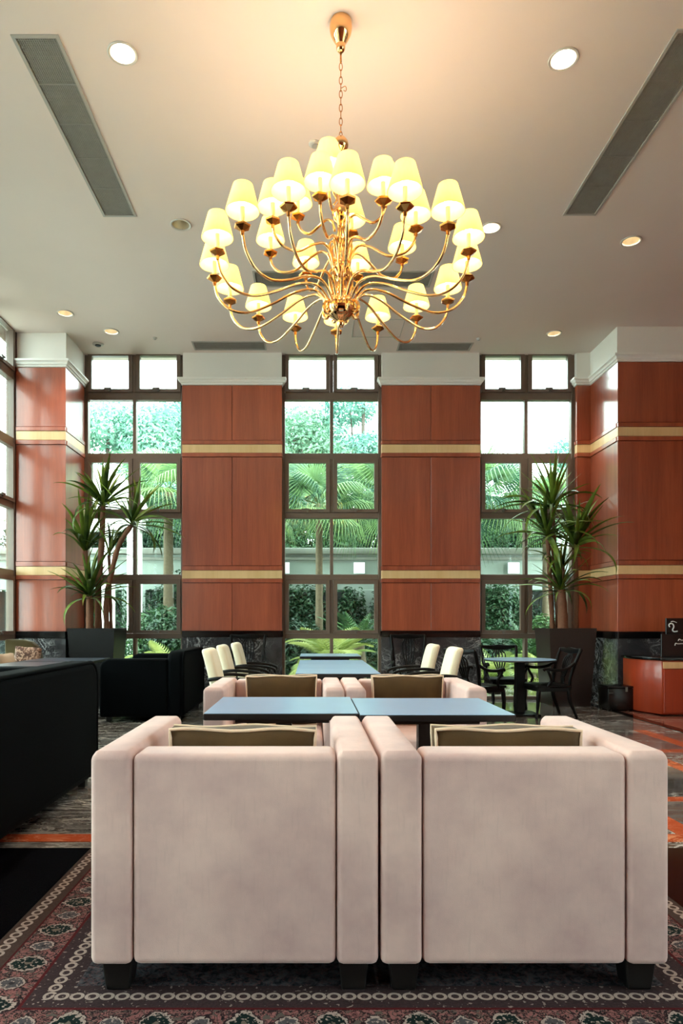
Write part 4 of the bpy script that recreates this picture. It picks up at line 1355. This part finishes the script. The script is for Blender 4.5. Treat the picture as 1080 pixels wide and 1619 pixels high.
def frond_mesh(mat, L=1.0, droop=1.5, rise=1.0, n=16, leaflet=0.30, sag=0.5):
    """feather frond along +x from origin."""
    V, Fc = [], []
    x = z = 0.0
    ang = rise
    P = []
    for i in range(n + 1):
        P.append((x, z, ang))
        x += math.cos(ang) * L / n
        z += math.sin(ang) * L / n
        ang -= droop / n
    for i in range(n):      # rachis: thin 3-sided bar
        a, b = P[i], P[i + 1]
        w = 0.010 * (1 - i / n) + 0.002
        k = len(V)
        V += [(a[0], -w, a[1]), (a[0], w, a[1]), (a[0], 0, a[1] - w * 1.5), (b[0], -w, b[1]), (b[0], w, b[1]), (b[0], 0, b[1] - w * 1.5)]
        Fc += [(k, k + 1, k + 4, k + 3), (k + 1, k + 2, k + 5, k + 4), (k + 2, k, k + 3, k + 5)]
    for i in range(2, n + 1):
        px_, pz, a = P[i]
        u = i / n
        l = leaflet * math.sin(PI * min(1, 0.18 + 0.80 * u)) + 0.03
        for s in (-1, 1):
            w = 0.016
            k = len(V)
            dx, dz = math.cos(a), math.sin(a)
            m = (px_ + dx * l * 0.35, s * l * 0.55, pz + dz * l * 0.35 - sag * l * 0.10)
            e = (px_ + dx * l * 0.62, s * l * 0.92, pz + dz * l * 0.6 - sag * l * 0.55)
            V += [(px_ - dx * w, 0, pz - dz * w), (px_ + dx * w, 0, pz + dz * w), (m[0] + w, m[1], m[2]), (m[0] - w, m[1], m[2]), e]
            Fc += [(k, k + 1, k + 2, k + 3), (k + 3, k + 2, k + 4)]
    return raw('frond', V, Fc, mat)

def fan_mesh(mat, pet=0.8, R=0.75, n=26, droop=0.9):
    """fan palm leaf: petiole along +x then a drooping fan of segments."""
    V, Fc = [], []
    x = z = 0.0
    ang = 0.0
    st = pet / 6
    for i in range(6):
        x2, z2 = x + math.cos(ang) * st, z + math.sin(ang) * st
        w = 0.014
        k = len(V)
        V += [(x, -w, z), (x, w, z), (x, 0, z - w), (x2, -w, z2), (x2, w, z2), (x2, 0, z2 - w)]
        Fc += [(k, k + 1, k + 4, k + 3), (k + 1, k + 2, k + 5, k + 4), (k + 2, k, k + 3, k + 5)]
        x, z = x2, z2
        ang -= 0.10
    for s in range(n):
        a = (s / (n - 1) - 0.5) * math.radians(250)
        c, sn = math.cos(a), math.sin(a)
        k = len(V)
        r0, r1, r2, r3 = 0.02, 0.45 * R, 0.75 * R, R * 1.05
        wd = [0.003, 0.020 * R, 0.013 * R, 0.001]
        for r, w, dz in zip((r0, r1, r2, r3), wd, (0, 0.02, -0.10 * droop, -0.42 * droop)):
            rr = r * (1 - 0.10 * max(0, -dz))
            cx_, cy_ = x + c * rr, sn * rr
            V += [(cx_ - sn * w, cy_ + c * w, z + dz * R + 0.004 * (-1) ** s), (cx_ + sn * w, cy_ - c * w, z + dz * R - 0.004 * (-1) ** s)]
        for i in range(3):
            q = k + 2 * i
            Fc.append((q, q + 1, q + 3, q + 2))
    return raw('frond', V, Fc, mat)

FANS = [fan_mesh('palm_leaf', 0.6, 0.75, 40, 1.3), fan_mesh('palm_leaf', 0.7, 0.8, 42, 1.9), fan_mesh('palm_leaf', 0.5, 0.65, 38, 0.8)]
def palm(label, x, y, z_crown, seed, n=18, sc=1.0, r=0.11, lean=0.0):
    rnd = random.Random(seed)
    z0 = -0.12
    p = thing('fan_palm', label, 'palm', (x, y, z0), 0, 'fan palms in the garden')
    h = z_crown - z0
    pts = catmull([(-lean, 0, 0), (-lean * 0.6, 0, h * 0.4), (-lean * 0.15, 0, h * 0.8), (0, 0, h)], 5)
    tube('trunk', pts, [r * (1.15 - 0.3 * i / (len(pts) - 1)) + 0.006 * (i % 2) for i in range(len(pts))], 'palm_bark', p, 10)
    for k in range(n):
        u = (k + 0.5) / n
        az = k * 2.39996 + rnd.uniform(-0.3, 0.3)
        el = math.radians(78 - 112 * u + rnd.uniform(-8, 8))
        o = add('frond', FANS[k % 3], p, (0, 0, h - 0.02))
        M = Matrix.Rotation(az, 3, 'Z') @ Matrix.Rotation(-el, 3, 'Y')
        o.rotation_euler = M.to_euler()
        s = sc * rnd.uniform(0.85, 1.15)
        o.scale = (s, s, s)
    return p
palm('fan palm with a pale trunk rising behind the middle window', 0.14, 12.9, 3.35, 5, 22, 0.85, 0.065)
palm('fan palm with hanging fronds at the pier side of the middle window', 1.48, 13.8, 3.75, 6, 22, 0.85, 0.06)
palm('fan palm beyond the window with the arch', -2.98, 14.2, 3.9, 7, 22, 0.95, 0.10)
palm('fan palm outside the round table window, nearer the pier', 3.24, 13.5, 3.7, 8, 22, 0.95, 0.065)
palm('fan palm outside the round table window, beside the dragon tree', 4.9, 14.3, 3.6, 9, 20, 0.85, 0.07)
palm('smaller fan palm half hidden behind the pier', -1.3, 14.1, 3.5, 10, 18, 0.85, 0.08)

def leaf_cloud(name, blobs, n, size, mat, seed):
    """blobs: (x,y,z,rx,ry,rz); n folded leaves over the blobs, denser at their surface."""
    rng = np.random.default_rng(seed)
    B = np.array(blobs, float)
    vol = B[:, 3] * B[:, 4] * B[:, 5]
    idx = rng.choice(len(B), n, p=vol / vol.sum())
    d = rng.normal(size=(n, 3))
    d /= np.linalg.norm(d, axis=1, keepdims=True)
    rr = rng.uniform(0.25, 1.0, n) ** 0.45
    c = B[idx, :3] + d * rr[:, None] * B[idx, 3:6]
    nrm = d + rng.normal(scale=0.7, size=(n, 3)) + np.array([0, 0, 0.5])
    nrm /= np.linalg.norm(nrm, axis=1, keepdims=True)
    t = np.cross(nrm, rng.normal(size=(n, 3)))
    t /= np.linalg.norm(t, axis=1, keepdims=True)
    b = np.cross(nrm, t)
    s = size * rng.uniform(0.6, 1.3, n)[:, None]
    v0 = c - t * s
    v1 = c + b * s * 0.42 + nrm * s * 0.12
    v2 = c + t * s - nrm * s * 0.15
    v3 = c - b * s * 0.42 + nrm * s * 0.12
    V = np.stack([v0, v1, v2, v3], 1).reshape(-1, 3)
    me = bpy.data.meshes.new(name)
    f = np.arange(n * 4).reshape(n, 4)
    faces = np.concatenate([f[:, [0, 1, 2]], f[:, [0, 2, 3]]])
    me.vertices.add(len(V)); me.vertices.foreach_set('co', V.ravel())
    me.loops.add(faces.size); me.loops.foreach_set('vertex_index', faces.ravel().astype(np.int32))
    me.polygons.add(len(faces)); me.polygons.foreach_set('loop_start', np.arange(0, faces.size, 3, dtype=np.int32))
    me.materials.append(MAT[mat])
    me.update(calc_edges=True)
    return me

def tree(label, x, y, h_trunk, blobs, n, size, mat, seed):
    t = thing('garden_tree', label, 'tree', (x, y, -0.12), 0, 'leafy trees behind the garden wall')
    top = max(b[2] for b in blobs)
    tube('trunk', catmull([(0, 0, 0), (0.1, 0, h_trunk * 0.5), (-0.05, 0.05, h_trunk), (0.05, 0, top)], 5), [0.24 - 0.19 * i / 15 for i in range(16)], 'tree_bark', t, 9)
    for i, b in enumerate(blobs):
        tube('branch', catmull([(0, 0, h_trunk * (0.7 + 0.05 * i)), (b[0] * 0.45, b[1] * 0.45, (h_trunk + b[2]) / 2), (b[0] * 0.9, b[1] * 0.9, b[2])], 4), [0.09 - 0.07 * k / 8 for k in range(9)], 'tree_bark', t, 6)
    tag(add('crown', leaf_cloud('crown', blobs, n, size, mat, seed), t), kind='stuff')
    return t
def blobs_at(seed, n, rx, z0, z1, r0, r1):
    rnd = random.Random(seed)
    return [(rnd.uniform(-rx, rx), rnd.uniform(-rx * 0.6, rx * 0.6), z0 + (z1 - z0) * (k + 0.5) / n + rnd.uniform(-0.4, 0.4), rnd.uniform(r0, r1), rnd.uniform(r0, r1), rnd.uniform(r0, r1) * 0.75) for k in range(n)]
tree('tall teal leafed tree seen above the arch', -6.3, 21.0, 3.2, blobs_at(1, 10, 1.9, 3.6, 7.9, 0.9, 1.5), 28800, 0.078, 'tree_leaf_teal', 1)
tree('broad teal leafed tree next to the arch view', -3.9, 22.5, 3.4, blobs_at(2, 10, 1.8, 3.6, 7.9, 0.9, 1.4), 28800, 0.078, 'tree_leaf_teal', 2)
tree('loose crowned tree filling one upper pane of the middle window', -0.6, 22.0, 3.2, blobs_at(3, 9, 1.4, 3.6, 7.6, 0.8, 1.2), 20400, 0.078, 'tree_leaf', 3)
tree('tallest tree at the pier side of the middle window', 1.7, 23.0, 3.6, blobs_at(4, 11, 1.5, 3.6, 9.0, 0.8, 1.2), 22800, 0.078, 'tree_leaf_teal', 4)
tree('low round tree outside the round table window', 5.2, 20.0, 2.4, blobs_at(5, 8, 1.4, 2.6, 4.9, 0.8, 1.1), 16800, 0.066, 'tree_leaf', 5)
tree('slim tree at the far edge of the round table window', 9.0, 23.0, 3.2, blobs_at(6, 8, 0.8, 3.2, 7.4, 0.6, 0.9), 10080, 0.072, 'tree_leaf_teal', 6)
tree('low dark tree behind the garden wall, by the middle window', -1.9, 18.0, 2.0, blobs_at(7, 8, 1.6, 2.4, 4.2, 0.9, 1.2), 19200, 0.060, 'hedge_leaf', 7)
tree('low dark tree behind the garden wall, between two windows', 1.2, 17.6, 2.0, blobs_at(8, 8, 1.6, 2.4, 4.2, 0.9, 1.2), 19200, 0.060, 'hedge_leaf', 8)
tree('low dark tree behind the garden wall, past the pier', 4.3, 17.8, 2.0, blobs_at(9, 8, 1.6, 2.4, 3.9, 0.9, 1.2), 19200, 0.060, 'hedge_leaf', 9)
tree('low dark tree behind the garden wall, beside the arch', -5.2, 17.8, 2.0, blobs_at(10, 8, 1.6, 2.4, 4.3, 0.9, 1.2), 19200, 0.060, 'hedge_leaf', 10)
tree('low dark tree at the edge of the round table window', 7.2, 17.8, 2.0, blobs_at(12, 8, 1.4, 2.2, 3.5, 0.8, 1.1), 16800, 0.060, 'hedge_leaf', 12)

def bush(label, x, y, rx, ry, h, n, seed, mat='hedge_leaf', size=0.05):
    b = thing('garden_shrub', label, 'shrub', (x, y, -0.12), 0, 'shrubs in front of the garden wall')
    rnd = random.Random(seed)
    bl = [(rnd.uniform(-rx, rx) * 0.6, rnd.uniform(-ry, ry) * 0.5, h * rnd.uniform(0.35, 0.65), rx * 0.55, ry * 0.6, h * 0.42) for _ in range(6)]
    tag(add('foliage', leaf_cloud('foliage', bl, int(n * 1.8), size, mat, seed), b), kind='stuff')
    for k in range(4):
        a = k * PI / 2 + 0.5
        tube('stem', [(0, 0, 0), (math.cos(a) * rx * 0.2, math.sin(a) * ry * 0.2, h * 0.35), (math.cos(a) * rx * 0.45, math.sin(a) * ry * 0.4, h * 0.7)], [0.03, 0.02, 0.01], 'tree_bark', b, 6)
    return b
bush('rounded dark shrub below the arch window palm', -2.7, 12.9, 0.9, 0.7, 1.55, 4200, 21, 'cycad_leaf')
bush('dark climbing shrub on the garden wall by the arch', -3.1, 14.55, 0.9, 0.35, 2.3, 4200, 22)
bush('dark climbing shrub on the garden wall behind the pale trunk', -0.15, 14.5, 0.75, 0.35, 2.15, 4200, 23)
bush('dark climbing shrub at the pier edge of the middle window', 1.75, 14.5, 0.55, 0.35, 2.0, 3200, 24)
bush('low dark shrub in front of the pale trunk', -0.1, 12.5, 0.85, 0.5, 1.3, 3600, 25)
bush('dark shrub on the wall outside the round table window', 3.75, 14.4, 0.75, 0.4, 2.1, 4200, 26)
bush('low dark shrub outside the round table window', 3.55, 12.8, 0.8, 0.6, 0.95, 3600, 27)
bush('rounded shrub seen beside the brown planter', 4.7, 12.8, 0.8, 0.6, 1.5, 4200, 28, 'cycad_leaf')
bush('tall dark shrub under the arch view', -4.6, 14.3, 0.8, 0.5, 2.2, 3600, 29)
bush('dark ivy shrub climbing beside the cycad', 0.75, 14.6, 0.45, 0.3, 2.1, 2400, 41)
bush('dark ivy shrub climbing by the wall lamp', 4.5, 14.6, 0.45, 0.3, 1.9, 2400, 42)
bush('low shrub hiding the foot of the garden wall pier', 1.5, 13.2, 0.8, 0.5, 1.0, 3200, 30)

for i, (x, lab) in enumerate(((-6.4, 'beyond the arch'), (-3.9, 'above the arch columns'), (-1.5, 'behind the smaller fan palm'), (0.3, 'behind the pale trunk'), (2.1, 'behind the pier beside the round table'), (3.9, 'outside the round table window'), (5.4, 'beside the white garden house'))):
    b = bush('tall dark hedge shrub over the garden wall, ' + lab, x, 16.95 + 0.15 * (i % 2), 1.35, 0.6, 4.1 if i < 5 else 3.6, 5200, 50 + i, 'hedge_leaf', 0.065)
FR_C = [frond_mesh('cycad_leaf', 1.0, 1.1, 0.0, 16, 0.16, 0.2), frond_mesh('cycad_leaf', 1.0, 0.7, 0.0, 16, 0.15, 0.2)]
FR_F = [frond_mesh('fern_leaf', 1.0, 1.7, 0.0, 18, 0.30, 0.7), frond_mesh('fern_leaf', 1.0, 1.25, 0.0, 18, 0.27, 0.6)]
def rosette(name, label, cat, x, y, z, meshes, n, L, el0, el1, seed, group, base_r, base_h, base_mat):
    rnd = random.Random(seed)
    p = thing(name, label, cat, (x, y, z), 0, group)
    add('stem', lathe_me('stem', [(0.001, 0.0), (base_r, 0.0), (base_r * 1.1, base_h * 0.5), (base_r * 0.7, base_h), (0.001, base_h)], base_mat, 14), p)
    for k in range(n):
        u = (k + 0.5) / n
        el = math.radians(el0 + (el1 - el0) * u + rnd.uniform(-6, 6))
        M = Matrix.Rotation(k * 2.39996 + rnd.uniform(-0.2, 0.2), 3, 'Z') @ Matrix.Rotation(-el, 3, 'Y')
        o = add('frond', meshes[k % 2], p, (0, 0, base_h * 0.95))
        o.rotation_euler = M.to_euler()
        s = L * rnd.uniform(0.8, 1.15)
        o.scale = (s, s, s)
    return p
rosette('cycad', 'dark green cycad seen through the middle window', 'cycad', 0.85, 12.4, -0.12, FR_C, 22, 0.85, 82, 15, 31, 'cycads in the garden bed', 0.14, 0.85, 'palm_bark')
rosette('cycad', 'dark green cycad seen through the round table window', 'cycad', 3.9, 12.3, -0.12, FR_C, 22, 0.8, 82, 15, 32, 'cycads in the garden bed', 0.13, 0.6, 'palm_bark')
pt = thing('garden_pot', 'blue glazed pot of fern outside the middle window', 'pot', (0.33, 11.0, -0.10))
add('pot', lathe_me('pot', [(0.001, 0.0), (0.22, 0.0), (0.32, 0.25), (0.34, 0.40), (0.36, 0.42), (0.36, 0.46), (0.31, 0.46), (0.30, 0.40), (0.001, 0.40)], 'pot_blue', 28), pt)
rosette('fern', 'bright yellow green fern in the blue pot outside the middle window', 'fern', 0.33, 11.0, 0.305, FR_F, 26, 0.82, 85, 22, 33, 'bright ferns outside the windows', 0.10, 0.12, 'soil')
rosette('fern', 'bright green fern outside the window with the arch', 'fern', -2.35, 11.6, -0.10, FR_F, 24, 0.95, 85, 20, 34, 'bright ferns outside the windows', 0.12, 0.25, 'soil')
rosette('fern', 'bright green fern low outside the round table window', 'fern', 3.1, 11.6, -0.10, FR_F, 24, 0.8, 85, 20, 35, 'bright ferns outside the windows', 0.12, 0.2, 'soil')
rosette('fern', 'bright green fern beside the foot of the brown planter', 'fern', 4.0, 11.5, -0.10, FR_F, 22, 0.7, 85, 20, 36, 'bright ferns outside the windows', 0.12, 0.15, 'soil')

# white arched garden pavilion by the corner
pv = thing('garden_pavilion', 'white arched garden pavilion with square columns', 'pavilion', (-3.9, 13.2, -0.12))
for x in (-0.88, -0.05, 0.48):
    box('column', x - 0.12, x + 0.12, -0.12, 0.12, 0.0, 3.0, 'white_stucco', pv, 0.008, 1)
box('beam', -1.6, 0.66, -0.16, 0.16, 3.0, 3.22, 'white_stucco', pv, 0.01, 1)
N = 20
Rr = 1.75
poly = [(-1.05 + Rr * math.cos(PI * i / N), 3.22 + Rr * 0.62 * math.sin(PI * i / N)) for i in range(N + 1)]
add('arch', prism_me('arch', poly, 'y', -0.16, 0.16, 'white_stucco', 0.0), pv)
poly = [(-1.05 + (Rr + 0.1) * math.cos(PI * i / N), 3.22 + (Rr + 0.1) * 0.62 * math.sin(PI * i / N)) for i in range(N + 1)]
inner = [(-1.05 + (Rr - 0.02) * math.cos(PI * i / N), 3.22 + (Rr - 0.02) * 0.62 * math.sin(PI * i / N)) for i in range(N, -1, -1)]
add('arch_moulding', prism_me('arch_moulding', poly + inner, 'y', -0.22, -0.1605, 'white_stucco', 0.0), pv)
# white garden house glimpsed beyond the round table window
hs = thing('garden_house', 'white garden house with eave glimpsed behind the dragon tree', 'house', (6.6, 16.4, -0.12))
box('wall', -0.7, 2.4, 0.0, 2.0, 0.0, 3.7, 'white_stucco', hs)
box('eave', -0.95, 2.6, -0.3, 2.2, 3.7, 3.86, 'coping_stone', hs, 0.01, 1)
add('roof', prism_me('roof', [(-1.0, 3.86), (2.65, 3.86), (0.8, 4.7)], 'y', -0.3, 2.2, 'wall_garden'), hs)
box('shutter', -0.3, 0.3, -0.03, 0.0, 2.2, 3.3, 'coping_stone', hs)
